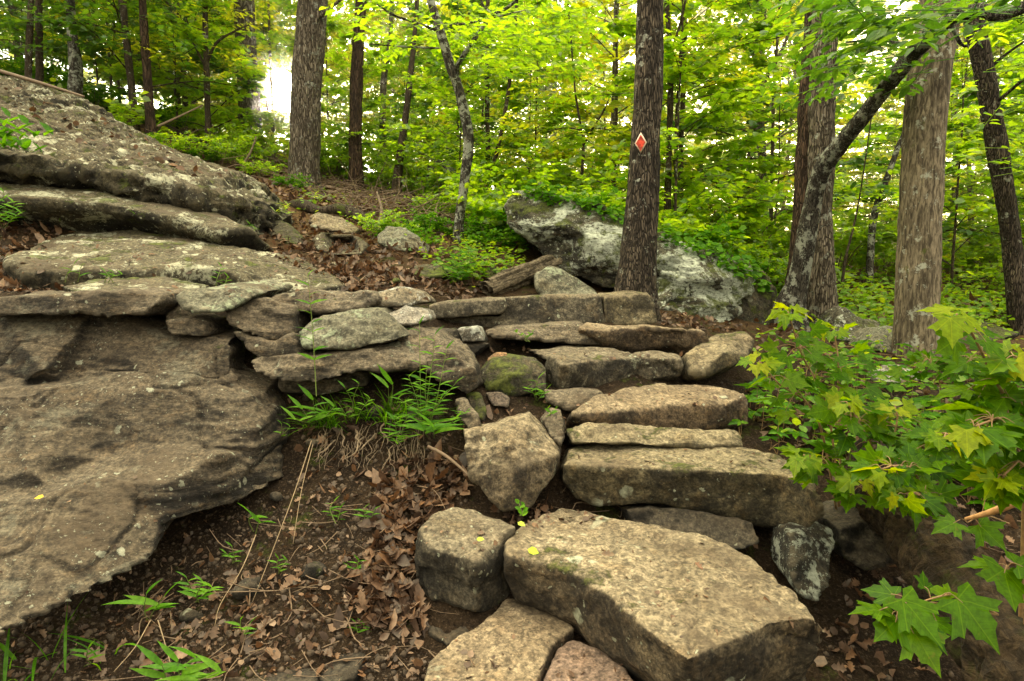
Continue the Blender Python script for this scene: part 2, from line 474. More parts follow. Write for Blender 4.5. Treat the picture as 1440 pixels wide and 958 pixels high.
gx = axis(-75, 75, -2.0, 2.4, .022, 1.06)
gy = axis(-15, 85, 1.4, 5.2, .022, 1.05)
GX, GY = np.meshgrid(gx, gy, indexing='ij')
gv = np.stack([GX.ravel(), GY.ravel(), H(GX.ravel(), GY.ravel())], -1)
ni, nj = len(gx), len(gy)
HG = gv[:, 2].reshape(ni, nj)
idx = np.arange(ni * nj).reshape(ni, nj)
gf = np.stack([idx[:-1, :-1].ravel(), idx[1:, :-1].ravel(), idx[1:, 1:].ravel(), idx[:-1, 1:].ravel()], -1)

def soil_mat():
    g = NT('forest soil')
    geo = g.n('ShaderNodeNewGeometry')
    pos = geo.outputs['Position']
    y = g.n('ShaderNodeSeparateXYZ', {0: pos}).outputs[1]
    n1 = g.noise(pos, 3, 6, .65); n2 = g.noise(pos, 18, 7, .7); n3 = g.noise(pos, 80, 5, .7)
    c = g.mix(g.ramp(n1, .35, .65), (.020, .0125, .007), (.050, .031, .016))
    c = g.mix(g.ramp(n2, .5, .72, 0, .7), c, (.016, .011, .007))
    c = g.mix(g.ramp(n3, .50, .68, 0, .8), c, (.15, .10, .06))
    c = g.mix(g.ramp(g.noise(pos, 42, 8, .8), .50, .40, 0, .8), c, (.012, .008, .005))
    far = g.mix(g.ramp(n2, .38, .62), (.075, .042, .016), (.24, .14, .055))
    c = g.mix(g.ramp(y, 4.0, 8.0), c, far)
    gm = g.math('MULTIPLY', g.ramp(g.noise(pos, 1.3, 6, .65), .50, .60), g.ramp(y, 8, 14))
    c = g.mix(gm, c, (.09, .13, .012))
    mm = g.ramp(g.noise(pos, 3.7, 7, .7), .57, .64)
    c = g.mix(g.math('MULTIPLY', mm, .75), c, g.mix(g.ramp(n3, .35, .65), (.018, .026, .004), (.075, .095, .012)))
    h = g.math('ADD', g.math('MULTIPLY', n2, 1.0), g.math('MULTIPLY', n3, .5))
    b = g.n('ShaderNodeBump', {'Height': h, 'Strength': 1.0, 'Distance': .06})
    return g.done(g.n('ShaderNodeBsdfPrincipled', {'Base Color': c, 'Roughness': .95, 'Specular IOR Level': .15, 'Normal': b.outputs[0]}).outputs[0])

tag(obj('ground', mesh_np('ground', gv, gf), soil_mat()), kind='structure')
# ------------------------------------------------------------------ rocks
def smooth_np(v, edges, it, f=.5):
    n = len(v)
    deg = np.bincount(edges.ravel(), minlength=n).astype(float)[:, None]
    for _ in range(it):
        s = np.zeros_like(v)
        for k in range(3):
            s[:, k] = np.bincount(edges[:, 0], v[edges[:, 1], k], n) + np.bincount(edges[:, 1], v[edges[:, 0], k], n)
        v = v + f * (s / np.maximum(deg, 1) - v)
    return v

def finish_rock(name, me, label, mat, voxel, amp, seed, cat='rock', group=None, strata=0.0, smooth=2, kind=None, chip=.5, crack=0.0, cfreq=1.0):
    tmp = bpy.data.objects.new('tmp', me)
    COL.objects.link(tmp)
    md = tmp.modifiers.new('r', 'REMESH')
    md.mode = 'VOXEL'; md.voxel_size = voxel
    dg = bpy.context.evaluated_depsgraph_get()
    ev = tmp.evaluated_get(dg)
    m2 = bpy.data.meshes.new_from_object(ev)
    bpy.data.objects.remove(tmp)
    bpy.data.meshes.remove(me)
    n = len(m2.vertices)
    v = np.empty(n * 3, np.float32); m2.vertices.foreach_get('co', v); v = v.reshape(-1, 3).astype(float)
    e = np.empty(len(m2.edges) * 2, np.int32); m2.edges.foreach_get('vertices', e); e = e.reshape(-1, 2)
    v = smooth_np(v, e, smooth)
    m2.vertices.foreach_set('co', v.astype(np.float32).ravel()); m2.update()
    nr = np.empty(n * 3, np.float32); m2.vertices.foreach_get('normal', nr); nr = nr.reshape(-1, 3).astype(float)
    size = float(np.max(v.max(0) - v.min(0)))
    d = amp * fbm(v * (3.2 / max(size, .3) ** .5), 3, seed)
    d += amp * .55 * fbm(v * 9, 3, seed + 3, ridge=True) * chip * 2
    d += amp * .28 * fbm(v * 26, 3, seed + 5)
    if strata:
        q = v * np.array([1.3, 1.3, 1.0]) + .12 * np.stack([fbm(v * 1.5, 2, seed + 8)] * 3, -1)
        st = fbm(np.stack([q[:, 0] * 1.2, q[:, 1] * 1.2, q[:, 2] * 17 + q[:, 0] * 2.0], -1), 3, seed + 9)
        side = 1 - np.abs(nr[:, 2])
        d += strata * np.clip(st * 2.2, -1, 1) * side
    if crack:
        q = v + .10 * np.stack([fbm(v * 3.1, 3, seed + 21), fbm(v * 3.1, 3, seed + 22), fbm(v * 3.1, 3, seed + 23)], -1)
        for k, (fx, fz) in enumerate(((.9, 4.2), (2.1, 1.2))):
            n_ = vnoise(q * np.array([fx, fx, fz]) * cfreq, seed + 31 + k)
            w_ = .075 if k == 0 else .05
            act = sstep(-.1, .25, vnoise(q * 1.3 * cfreq, seed + 41 + k))
            d -= crack * (1 if k == 0 else .7) * act * np.clip(1 - np.abs(n_) / w_, 0, 1) ** .7
            if k == 0: d += crack * .55 * np.tanh(n_ * 9)
    v = v + nr * d[:, None]
    c = v.mean(0); c[2] = v[:, 2].min()
    v = v - c
    m2.vertices.foreach_set('co', v.astype(np.float32).ravel())
    m2.polygons.foreach_set('use_smooth', np.ones(len(m2.polygons), bool))
    m2.update()
    m2.materials.clear()
    m2.name = name
    o = obj(name, m2, mat, None, c)
    return tag(o, label, cat, group, kind)

def snap(o, dy=-.04):
    b = max(o, key=lambda p: p[1])
    g_ = ground([b[0]], [b[1]])
    if not len(g_): return o
    k = (g_[0][1] + dy) / b[2]
    return [(p[0], p[1], p[2] * k) for p in o]

SEED = [100]
def slab(name, label, outline, vec, mat, creases=(), inner=(), amp=.012, voxel=None, strata=0.0, smooth=1, cat='rock', group=None, chip=.5, taper=0.0, crack=0.0, cfreq=1.0):
    """a stone from the outline of its visible faces: picture points with their depth in metres, thickened along vec"""
    pts = [tuple(map(float, p)) for p in outline]
    n0 = len(pts)
    edges = []
    for cr in creases:
        a = len(pts)
        pts += [tuple(map(float, p)) for p in cr]
        edges += [(a + k, a + k + 1) for k in range(len(cr) - 1)]
    pts += [tuple(map(float, p)) for p in inner]
    co, eo, fo, ov, oe, of = delaunay_2d_cdt([Vector((p[0], p[1])) for p in pts], edges, [list(range(n0))], 1, 1e-4)
    arr = np.array(pts)
    c2 = np.array([[c.x, c.y] for c in co])
    Y = np.empty(len(c2))
    for k, o in enumerate(ov):
        if o: Y[k] = arr[o[0], 2]
        else: Y[k] = arr[np.argmin(np.hypot(arr[:, 0] - c2[k, 0], arr[:, 1] - c2[k, 1])), 2]
    fr = P(c2[:, 0], c2[:, 1], Y)
    bk = fr + np.array(vec)
    if taper:
        m = bk.mean(0); bk = m + (bk - m) * (1 - taper)
    n = len(fr)
    bm = bmesh.new()
    bv = [bm.verts.new(p) for p in np.concatenate([fr, bk])]
    cnt = {}
    for f in fo:
        f = list(f)
        try:
            bm.faces.new([bv[i] for i in f]); bm.faces.new([bv[i + n] for i in reversed(f)])
        except ValueError:
            continue
        for a, b in zip(f, f[1:] + f[:1]):
            k = (min(a, b), max(a, b)); cnt[k] = cnt.get(k, 0) + 1
    for (a, b), c in cnt.items():
        if c == 1:
            try: bm.faces.new([bv[a], bv[b], bv[b + n], bv[a + n]])
            except ValueError: pass
    bmesh.ops.recalc_face_normals(bm, faces=bm.faces)
    me = bpy.data.meshes.new(name); bm.to_mesh(me); bm.free()
    SEED[0] += 7
    vx = voxel or max(.008, .0042 * float(np.mean(Y)))
    return finish_rock(name, me, label, mat, vx, amp, SEED[0], cat, group, strata, smooth, chip=chip, crack=crack, cfreq=cfreq)

def step(name, label, F, B, D, z, mat, zb=None, under=.03, vec=(0, .3, -.16), cat='stone step', **kw):
    F = [(x, y, float(Yz(x, y, z))) for x, y in F]
    zb = z if zb is None else zb
    B = [(x, y, float(Yz(x, y, zb))) for x, y in B]
    fx = np.array([f[0] for f in F]); fy = np.array([f[2] for f in F])
    o = np.argsort(fx)
    D = [(x, y, float(np.interp(x, fx[o], fy[o])) + under) for x, y in D]
    outl = [F[0]] + B + [F[-1]] + D[::-1]
    return slab(name, label, outl, vec, mat, creases=[F], cat=cat, **kw)

def ball(name, label, c, s, mat, seed, amp=.02, voxel=None, cat='stone', group=None, rot=0.0, n=22):
    """a loose angular stone"""
    r = np.random.RandomState(seed)
    q = r.normal(size=(n, 3)); q /= np.linalg.norm(q, axis=1)[:, None]
    q *= np.array(s) * r.uniform(.85, 1.05, (n, 1))
    cr, sr = math.cos(rot), math.sin(rot)
    q = np.stack([q[:, 0] * cr - q[:, 1] * sr, q[:, 0] * sr + q[:, 1] * cr, q[:, 2]], -1) + np.array(c)
    bm = bmesh.new()
    for p in q: bm.verts.new(p)
    res = bmesh.ops.convex_hull(bm, input=bm.verts)
    bmesh.ops.delete(bm, geom=[g for g in res['geom_interior'] if isinstance(g, bmesh.types.BMVert)], context='VERTS')
    bmesh.ops.recalc_face_normals(bm, faces=bm.faces)
    me = bpy.data.meshes.new(name); bm.to_mesh(me); bm.free()
    return finish_rock(name, me, label, mat, voxel or max(.008, min(s) / 9), amp, seed, cat, group, 0, 2)

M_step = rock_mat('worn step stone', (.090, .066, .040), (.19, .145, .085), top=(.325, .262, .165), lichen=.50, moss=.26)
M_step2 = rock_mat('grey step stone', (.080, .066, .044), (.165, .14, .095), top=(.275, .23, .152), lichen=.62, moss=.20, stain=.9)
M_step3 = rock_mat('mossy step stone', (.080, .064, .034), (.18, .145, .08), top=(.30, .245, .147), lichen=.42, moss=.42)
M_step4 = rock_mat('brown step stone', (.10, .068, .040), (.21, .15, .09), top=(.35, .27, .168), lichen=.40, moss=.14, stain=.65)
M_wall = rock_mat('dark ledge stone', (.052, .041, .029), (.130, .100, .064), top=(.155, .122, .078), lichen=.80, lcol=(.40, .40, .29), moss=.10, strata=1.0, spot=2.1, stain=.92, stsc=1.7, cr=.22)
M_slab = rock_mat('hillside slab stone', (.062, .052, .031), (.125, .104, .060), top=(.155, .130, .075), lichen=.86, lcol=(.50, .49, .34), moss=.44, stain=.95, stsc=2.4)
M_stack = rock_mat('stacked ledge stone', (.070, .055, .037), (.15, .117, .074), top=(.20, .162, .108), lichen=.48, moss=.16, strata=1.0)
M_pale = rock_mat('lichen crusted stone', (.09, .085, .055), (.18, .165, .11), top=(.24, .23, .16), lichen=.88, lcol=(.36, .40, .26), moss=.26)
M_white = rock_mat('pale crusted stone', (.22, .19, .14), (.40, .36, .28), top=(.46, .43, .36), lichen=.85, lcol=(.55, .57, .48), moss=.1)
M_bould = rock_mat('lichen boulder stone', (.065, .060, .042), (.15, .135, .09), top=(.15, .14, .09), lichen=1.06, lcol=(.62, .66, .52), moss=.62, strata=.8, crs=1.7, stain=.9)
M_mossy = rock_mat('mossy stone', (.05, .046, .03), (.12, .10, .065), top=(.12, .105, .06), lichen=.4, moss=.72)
M_dark = rock_mat('plain dark stone', (.030, .025, .018), (.070, .057, .038), top=(.085, .07, .048), lichen=.30, moss=.35)  # much darker base tone than the other stones
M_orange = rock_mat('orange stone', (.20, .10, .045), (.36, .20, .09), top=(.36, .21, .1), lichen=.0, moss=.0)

# --- the flight of steps, top to bottom
def zz(pts, z): return [(x, y, float(Yz(x, y, z))) for x, y in pts]
slab('step_stone', 'long grey riser stone of the top step in front of the marked tree', [(708, 418, 4.62), (760, 415, 4.66), (846, 415, 4.68), (852, 458, 4.6), (770, 462, 4.55), (690, 462, 4.5), (640, 472, 4.45), (598, 470, 4.4), (600, 448, 4.42), (706, 444, 4.58)], (0, .42, -.02), M_step2, amp=.017, cat='stone step')
slab('step_stone', 'short mossy block ending the top step beside the tree roots', [(848, 416, 4.70), (912, 413, 4.74), (918, 420, 4.72), (928, 456, 4.62), (850, 459, 4.6)], (0, .45, 0), M_step3, amp=.020, cat='stone step')
slab('capstone', 'thin flat capstone on the left end of the top step', [(602, 430, 4.36), (624, 425, 4.40), (710, 420, 4.50), (714, 431, 4.48), (706, 442, 4.46), (606, 449, 4.34)], (0, .35, .0), M_step2, amp=.008, cat='stone')
slab('step_stone', 'dark undercut half of the second step from the top', [(680, 468, 4.05), (700, 461, 4.15), (760, 458, 4.22), (818, 455, 4.26), (845, 470, 4.12), (858, 487, 4.10), (800, 484, 4.10), (740, 478, 4.07), (695, 476, 4.03)], (0, .4, -.02), M_stack, amp=.017, cat='stone step')
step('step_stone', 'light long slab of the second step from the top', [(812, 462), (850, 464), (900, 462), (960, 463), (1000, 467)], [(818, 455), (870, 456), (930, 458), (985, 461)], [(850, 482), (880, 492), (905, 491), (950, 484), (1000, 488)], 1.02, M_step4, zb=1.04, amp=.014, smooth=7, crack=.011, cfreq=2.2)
slab('pale_block', 'small square pinkish block under the capstone of the top step', [(642, 462, 4.0), (672, 459, 4.02), (681, 480, 3.98), (650, 482, 3.96)], (.02, .2, -.02), M_white, amp=.008, cat='stone')
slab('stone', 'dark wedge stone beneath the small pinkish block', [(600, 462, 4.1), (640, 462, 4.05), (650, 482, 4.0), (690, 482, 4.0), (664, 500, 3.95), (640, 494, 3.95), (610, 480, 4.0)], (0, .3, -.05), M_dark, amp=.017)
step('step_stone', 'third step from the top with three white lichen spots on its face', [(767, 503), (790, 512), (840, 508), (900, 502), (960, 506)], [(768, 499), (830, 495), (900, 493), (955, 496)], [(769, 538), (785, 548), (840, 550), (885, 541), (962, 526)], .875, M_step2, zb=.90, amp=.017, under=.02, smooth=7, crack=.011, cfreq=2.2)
slab('step_stone', 'rounded end stone with a pale lichen rim beside the sunlit leaves', [(968, 500, 3.75), (985, 486, 3.9), (1010, 472, 4.05), (1045, 466, 4.05), (1062, 480, 3.95), (1054, 500, 3.8), (1030, 517, 3.7), (985, 529, 3.6), (970, 525, 3.62)], (.03, .35, -.1), M_step3, inner=[(1015, 497, 3.68)], amp=.020, cat='stone step')
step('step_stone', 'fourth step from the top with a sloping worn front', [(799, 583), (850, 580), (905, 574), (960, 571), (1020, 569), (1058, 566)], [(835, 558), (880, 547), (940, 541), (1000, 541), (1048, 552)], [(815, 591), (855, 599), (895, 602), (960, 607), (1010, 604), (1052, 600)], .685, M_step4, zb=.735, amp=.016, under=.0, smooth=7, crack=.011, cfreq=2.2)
slab('filler_stone', 'low mossy stone strip under the fourth step from the top', [(796, 605, 2.98), (830, 594, 3.02), (900, 600, 3.02), (1040, 606, 3.0), (1048, 630, 2.9), (960, 628, 2.88), (860, 624, 2.86), (805, 624, 2.88)], (0, .3, -.1), M_step3, amp=.026, cat='stone')
step('step_stone', 'broad mossy step overhanging on the right above the upright lichen stone', [(791, 652), (830, 657), (880, 657), (960, 662), (1030, 663), (1100, 668), (1158, 698)], [(800, 628), (840, 619), (900, 619), (960, 621), (1040, 627), (1100, 640), (1150, 668)], [(793, 676), (812, 702), (842, 714), (900, 707), (1000, 719), (1075, 736), (1135, 747), (1160, 722)], .55, M_step3, zb=.565, amp=.016, under=.03, vec=(0, .32, -.12), smooth=7, crack=.011, cfreq=2.2)
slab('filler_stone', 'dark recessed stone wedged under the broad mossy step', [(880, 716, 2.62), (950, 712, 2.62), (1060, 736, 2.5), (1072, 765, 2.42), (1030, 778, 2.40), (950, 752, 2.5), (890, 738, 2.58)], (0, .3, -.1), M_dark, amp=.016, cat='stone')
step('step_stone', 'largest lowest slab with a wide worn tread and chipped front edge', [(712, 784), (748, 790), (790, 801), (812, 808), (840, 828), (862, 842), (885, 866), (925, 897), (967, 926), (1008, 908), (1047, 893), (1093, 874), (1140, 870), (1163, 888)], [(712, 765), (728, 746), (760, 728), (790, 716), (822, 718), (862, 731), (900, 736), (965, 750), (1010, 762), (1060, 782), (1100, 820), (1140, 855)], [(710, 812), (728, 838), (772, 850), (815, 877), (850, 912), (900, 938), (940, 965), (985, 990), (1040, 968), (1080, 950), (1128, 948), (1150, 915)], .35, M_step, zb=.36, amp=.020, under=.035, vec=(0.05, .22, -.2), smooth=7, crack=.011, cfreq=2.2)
step('step_stone', 'square chunk split from the left end of the lowest slab', [(586, 762), (604, 772), (640, 782), (672, 790), (684, 776), (706, 764)], [(596, 742), (612, 730), (634, 718), (662, 722), (700, 733), (724, 743)], [(584, 815), (602, 842), (640, 856), (668, 861), (698, 856), (716, 838)], .355, M_step2, zb=.40, amp=.020, under=.02, vec=(0, .25, -.12), smooth=7, crack=.011, cfreq=2.2)
slab('flat_stone', 'tan flagstone at the bottom below the split chunk', zz([(590, 975), (604, 930), (640, 900), (690, 870), (714, 846), (750, 846), (780, 858), (806, 884), (775, 908), (752, 965), (740, 1010), (600, 1010)], .13), (0, .06, -.16), M_step4, amp=.014, cat='stone step')
slab('flat_stone', 'reddish flagstone at the bottom edge under the largest slab', zz([(752, 1000), (768, 950), (784, 912), (806, 900), (850, 916), (880, 945), (930, 1010), (760, 1020)], .11), (0, .1, -.16), rock_mat('reddish flagstone', (.13, .085, .06), (.24, .165, .115), top=(.30, .21, .155), lichen=.1, moss=.1), amp=.014, cat='stone step')
slab('flat_stone', 'small dark mossy stone left of the tan flagstone', zz([(594, 868), (620, 854), (660, 857), (684, 864), (678, 888), (650, 900), (628, 906), (606, 890)], .09), (0, .08, -.14), M_dark, amp=.014, cat='stone')
slab('flat_stone', 'dark flat slab half buried at the bottom edge', zz([(280, 985), (300, 942), (350, 926), (415, 909), (440, 914), (446, 950), (440, 1000)], .05), (0, .05, -.15), M_dark, amp=.017, cat='stone')
slab('flat_stone', 'smaller dark slab right of the half buried one', zz([(447, 925), (470, 908), (502, 907), (512, 925), (500, 952), (460, 965), (446, 955)], .05), (0, .05, -.15), M_dark, amp=.017, cat='stone')
slab('wedge_stone', 'tan upright wedge stone with a pointed foot left of the steps', [(650, 607, 2.78), (685, 600, 2.86), (742, 583, 2.92), (758, 600, 2.85), (786, 640, 2.72), (780, 672, 2.68), (745, 713, 2.60), (706, 718, 2.58), (664, 672, 2.66)], (.02, .28, -.04), M_step, inner=[(715, 615, 2.74), (730, 660, 2.62)], amp=.020, cat='stone')
slab('stone', 'dark mossy block beside the three spotted step', [(674, 528, 3.5), (690, 510, 3.55), (720, 505, 3.58), (752, 509, 3.56), (768, 522, 3.52), (768, 550, 3.44), (722, 558, 3.42), (682, 549, 3.44)], (0, .3, -.02), M_mossy, inner=[(722, 530, 3.42)], amp=.020)
slab('stone', 'brown stone under the three spotted step', [(764, 548, 3.42), (790, 551, 3.42), (846, 552, 3.4), (850, 568, 3.34), (800, 576, 3.28), (770, 566, 3.34)], (0, .3, -.05), M_stack, amp=.017, crack=.010, cfreq=3.0)
slab('stone', 'pointed purple brown stone below the dark mossy block', [(681, 552, 3.34), (703, 550, 3.36), (719, 560, 3.32), (716, 575, 3.26), (692, 571, 3.28)], (0, .2, -.04), rock_mat('purple brown stone', (.10, .07, .06), (.17, .125, .10), lichen=.1, moss=.1, topamt=.3), amp=.008)
slab('stone', 'orange stone lying in the dark gap', [(684, 503, 3.75), (698, 495, 3.8), (713, 495, 3.78), (713, 505, 3.74), (694, 512, 3.7), (686, 510, 3.7)], (0, .12, -.03), M_orange, amp=.006)
slab('stone', 'greenish stone standing between dark mossy block and weeds', [(655, 553, 3.3), (672, 551, 3.3), (684, 575, 3.2), (680, 592, 3.12), (664, 585, 3.15)], (0, .2, -.05), M_mossy, amp=.01)
slab('stone', 'narrow upright stone with two white spots beside the weeds', [(640, 562, 3.1), (652, 558, 3.12), (672, 585, 3.0), (676, 606, 2.94), (660, 608, 2.92), (646, 590, 3.0)], (0, .2, -.05), M_stack, amp=.014, crack=.010, cfreq=3.0)
slab('stone', 'small grey stone between the wedge stone and the fourth step', [(762, 590, 2.98), (776, 574, 3.06), (792, 578, 3.06), (796, 600, 2.98), (788, 625, 2.88), (774, 615, 2.9)], (0, .2, -.04), M_stack, amp=.014, crack=.010, cfreq=3.0)
slab('stone', 'dim earthy stone in the hollow under the second step', [(742, 492, 3.95), (800, 488, 3.95), (860, 489, 3.92), (890, 497, 3.85), (850, 503, 3.8), (770, 506, 3.78)], (0, .3, -.04), M_stack, amp=.017, crack=.010, cfreq=3.0)
# --- stacked stones of the retaining wall
slab('stone', 'pointed grey stone crusted with pale lichen in the retaining wall', [(419, 468, 3.2), (450, 446, 3.3), (520, 430, 3.42), (536, 433, 3.42), (576, 473, 3.30), (542, 483, 3.2), (482, 493, 3.12), (424, 489, 3.12)], (0, .35, -.02), M_pale, inner=[(500, 465, 3.2)], amp=.017)
slab('stone', 'long dark stone dipping right in the retaining wall', [(560, 468, 3.40), (592, 458, 3.5), (612, 464, 3.46), (645, 490, 3.36), (668, 514, 3.3), (672, 545, 3.22), (655, 556, 3.18), (625, 540, 3.18), (585, 515, 3.22), (560, 495, 3.26)], (.02, .35, -.03), M_stack, creases=[[(592, 458, 3.5), (635, 492, 3.28), (668, 520, 3.2)]], amp=.014, crack=.010, cfreq=3.0)
slab('stone', 'wavy edged ledge stone overhanging the earth bank', [(348, 508, 3.05), (372, 498, 3.12), (420, 500, 3.1), (500, 494, 3.16), (562, 492, 3.22), (600, 514, 3.16), (580, 521, 3.12), (500, 524, 3.05), (445, 538, 3.02), (395, 535, 3.0), (356, 524, 3.0)], (0, .4, .0), M_stack, amp=.020, strata=.012, crack=.010, cfreq=3.0)
slab('stone', 'dim tan stone shadowed under the wavy ledge', [(388, 530, 3.22), (450, 534, 3.22), (515, 522, 3.26), (512, 542, 3.2), (460, 556, 3.15), (396, 552, 3.18)], (0, .3, -.02), M_stack, amp=.017, crack=.010, cfreq=3.0)
slab('stone', 'lichen crusted stone tucked above the wavy ledge', [(512, 494, 3.3), (545, 484, 3.34), (575, 476, 3.36), (586, 505, 3.26), (560, 512, 3.22), (520, 510, 3.22)], (0, .3, -.02), M_pale, amp=.01)
slab('stone', 'layered blocky stone with rounded corner in the retaining wall', [(314, 441, 3.22), (327, 425, 3.3), (367, 420, 3.34), (414, 432, 3.34), (412, 468, 3.24), (380, 481, 3.18), (345, 468, 3.16), (316, 458, 3.18)], (0, .4, -.02), M_stack, amp=.020, strata=.010, crack=.010, cfreq=3.0)
slab('stone', 'thin brown stone under the layered blocky stone', [(322, 464, 3.2), (346, 469, 3.18), (380, 484, 3.14), (412, 470, 3.2), (422, 498, 3.12), (372, 503, 3.1), (344, 490, 3.12)], (0, .3, -.03), M_stack, amp=.017, strata=.01, crack=.010, cfreq=3.0)
slab('stone', 'overhanging ledge stone with a white lichen edge', [(246, 419, 3.2), (268, 408, 3.28), (345, 404, 3.34), (374, 411, 3.36), (345, 424, 3.24), (322, 436, 3.18), (296, 441, 3.14), (258, 437, 3.14)], (0, .45, .02), M_pale, amp=.017)
slab('stone', 'rust brown block with one pale lichen patch on the wall top', [(99, 414, 3.1), (160, 411, 3.14), (227, 412, 3.18), (222, 427, 3.12), (200, 442, 3.08), (150, 446, 3.06), (108, 438, 3.05)], (0, .4, 0), M_stack, amp=.020, crack=.010, cfreq=3.0)
slab('stone', 'dark low block at the left end of the wall top', [(-30, 422, 3.0), (20, 416, 3.05), (98, 415, 3.08), (106, 440, 3.02), (40, 444, 3.0), (-30, 446, 2.96)], (0, .4, 0), M_wall, amp=.016)
slab('stone', 'long rough top stone left of the spotted cap', [(372, 416, 3.44), (440, 410, 3.52), (524, 412, 3.56), (532, 424, 3.5), (505, 437, 3.44), (440, 442, 3.38), (385, 432, 3.38)], (0, .4, -.02), M_stack, amp=.020, crack=.010, cfreq=3.0)
slab('stone', 'flat capstone dotted with round white lichen', [(523, 415, 3.62), (558, 406, 3.68), (590, 411, 3.7), (605, 426, 3.64), (562, 431, 3.56), (530, 430, 3.56)], (0, .35, -.01), rock_mat('spotted cap stone', (.09, .075, .055), (.17, .145, .10), lichen=.95, lcol=(.55, .54, .46), moss=.0, spot=.9), amp=.014)
slab('stone', 'whitish angular stone beneath the spotted cap', [(538, 442, 3.5), (568, 430, 3.58), (600, 436, 3.6), (606, 448, 3.52), (578, 459, 3.44), (546, 456, 3.44)], (0, .3, -.02), M_white, amp=.014)
slab('stone', 'small square brown block set into the wall above the big ledge face', [(231, 452, 3.16), (262, 448, 3.18), (288, 455, 3.2), (288, 474, 3.14), (240, 470, 3.1)], (0, .3, 0), M_stack, amp=.014, crack=.010, cfreq=3.0)
slab('stone', 'narrow dark stone behind the overhanging ledge', [(226, 428, 3.3), (246, 412, 3.36), (264, 438, 3.3), (290, 452, 3.26), (232, 456, 3.22)], (0, .3, -.02), M_stack, amp=.017, crack=.010, cfreq=3.0)
# --- the big ledge face on the left
slab('ledge_rock', 'huge dark ledge rock overhanging the earth bank on the left', [(-60, 444, 3.0), (0, 443, 3.08), (130, 440, 3.22), (180, 448, 3.24), (235, 470, 3.2), (325, 476, 3.16), (329, 540, 3.02), (352, 548, 3.04), (374, 552, 3.06), (388, 575, 3.02), (396, 610, 2.98), (394, 650, 2.88), (398, 676, 2.80), (345, 700, 2.62), (290, 716, 2.50), (245, 729, 2.40), (225, 738, 2.36), (219, 765, 2.28), (206, 790, 2.20), (180, 805, 2.14), (130, 832, 2.04), (60, 866, 1.93), (10, 889, 1.86), (-60, 925, 1.78)],
     (-.12, .55, .06), M_wall, inner=[(60, 520, 2.85), (200, 520, 2.98), (300, 560, 2.88), (100, 600, 2.66), (40, 660, 2.42), (340, 640, 2.74), (300, 690, 2.52)],
     creases=[[(-60, 540, 2.86), (20, 545, 2.84), (95, 538, 2.95)], [(-60, 553, 2.70), (20, 556, 2.68), (100, 544, 2.84)],
              [(92, 668, 2.50), (180, 672, 2.46), (232, 668, 2.50), (275, 660, 2.54), (302, 640, 2.58)], [(150, 640, 2.64), (190, 628, 2.66), (250, 622, 2.70), (298, 632, 2.70)],
              [(-60, 742, 2.20), (60, 706, 2.29), (150, 676, 2.40), (230, 682, 2.44)], [(-60, 700, 2.30), (70, 684, 2.40)],
              [(328, 540, 3.02), (250, 548, 2.88), (160, 560, 2.80)], [(346, 560, 2.92), (362, 600, 2.82), (352, 650, 2.74)]], amp=.014, voxel=.0105, strata=.020, smooth=1, chip=.35, crack=.018, cfreq=1.5)
# --- flat slabs on the hillside
slab('slab_rock', 'flat grey slab with white lichen circles above the wall', [(8, 364, 4.2), (60, 338, 4.9), (110, 321, 5.3), (200, 318, 5.4), (262, 328, 5.3), (335, 346, 5.1), (420, 360, 5.0), (466, 381, 4.7), (486, 402, 4.35), (440, 411, 4.1), (350, 405, 4.0), (322, 394, 4.05), (250, 388, 3.95), (200, 391, 3.9), (120, 391, 3.9), (40, 388, 3.85)],
     (0, .1, -.22), M_slab, inner=[(260, 355, 4.6), (380, 378, 4.4)], creases=[[(12, 372, 3.95), (100, 383, 3.9), (200, 383, 3.92), (320, 384, 4.05)]], amp=.03, voxel=.02, strata=.02, crack=.03, cfreq=.8)
slab('slab_rock', 'narrow lichen slab between flat grey slab and wall top', [(88, 402, 3.62), (130, 394, 3.8), (230, 391, 3.86), (295, 400, 3.76), (250, 411, 3.5), (110, 412, 3.45)], (0, .1, -.2), M_slab, amp=.017)
slab('slab_rock', 'middle hillside slab below the dark crack', [(-40, 240, 5.6), (60, 246, 5.6), (150, 262, 5.6), (240, 280, 5.6), (300, 298, 5.5), (356, 326, 5.2), (300, 331, 5.0), (240, 317, 5.0), (150, 297, 5.0), (60, 291, 4.9), (-40, 287, 4.8)], (.1, .6, -.3), M_slab, creases=[[(-40, 276, 4.8), (60, 280, 4.9), (150, 286, 5.0), (240, 305, 5.0), (300, 320, 5.05)]], amp=.025, voxel=.025)
slab('slab_rock', 'great sloping hillside slab above the dark crack', [(-60, 80, 8.4), (0, 106, 8.2), (60, 124, 8.1), (110, 139, 8.1), (170, 171, 8.1), (230, 204, 8.0), (300, 234, 7.6), (345, 255, 7.0), (386, 283, 6.2), (374, 300, 5.9), (312, 304, 5.5), (280, 290, 5.4), (180, 268, 5.3), (90, 248, 5.2), (0, 234, 5.1), (-60, 228, 5.0)], (.2, .7, -.35), M_slab,
     creases=[[(-60, 214, 5.0), (0, 220, 5.1), (90, 234, 5.2), (180, 250, 5.3), (280, 272, 5.4), (330, 280, 5.6), (386, 283, 6.2)], [(-60, 160, 6.3), (40, 172, 6.4), (140, 196, 6.5), (240, 226, 6.5), (320, 252, 6.4)], [(-60, 152, 6.7), (40, 165, 6.75), (140, 189, 6.85), (240, 220, 6.85), (316, 246, 6.8)]], inner=[(60, 140, 7.6), (330, 262, 6.3)],  amp=.06, voxel=.032, strata=.05, chip=.9, crack=.05, cfreq=.6)
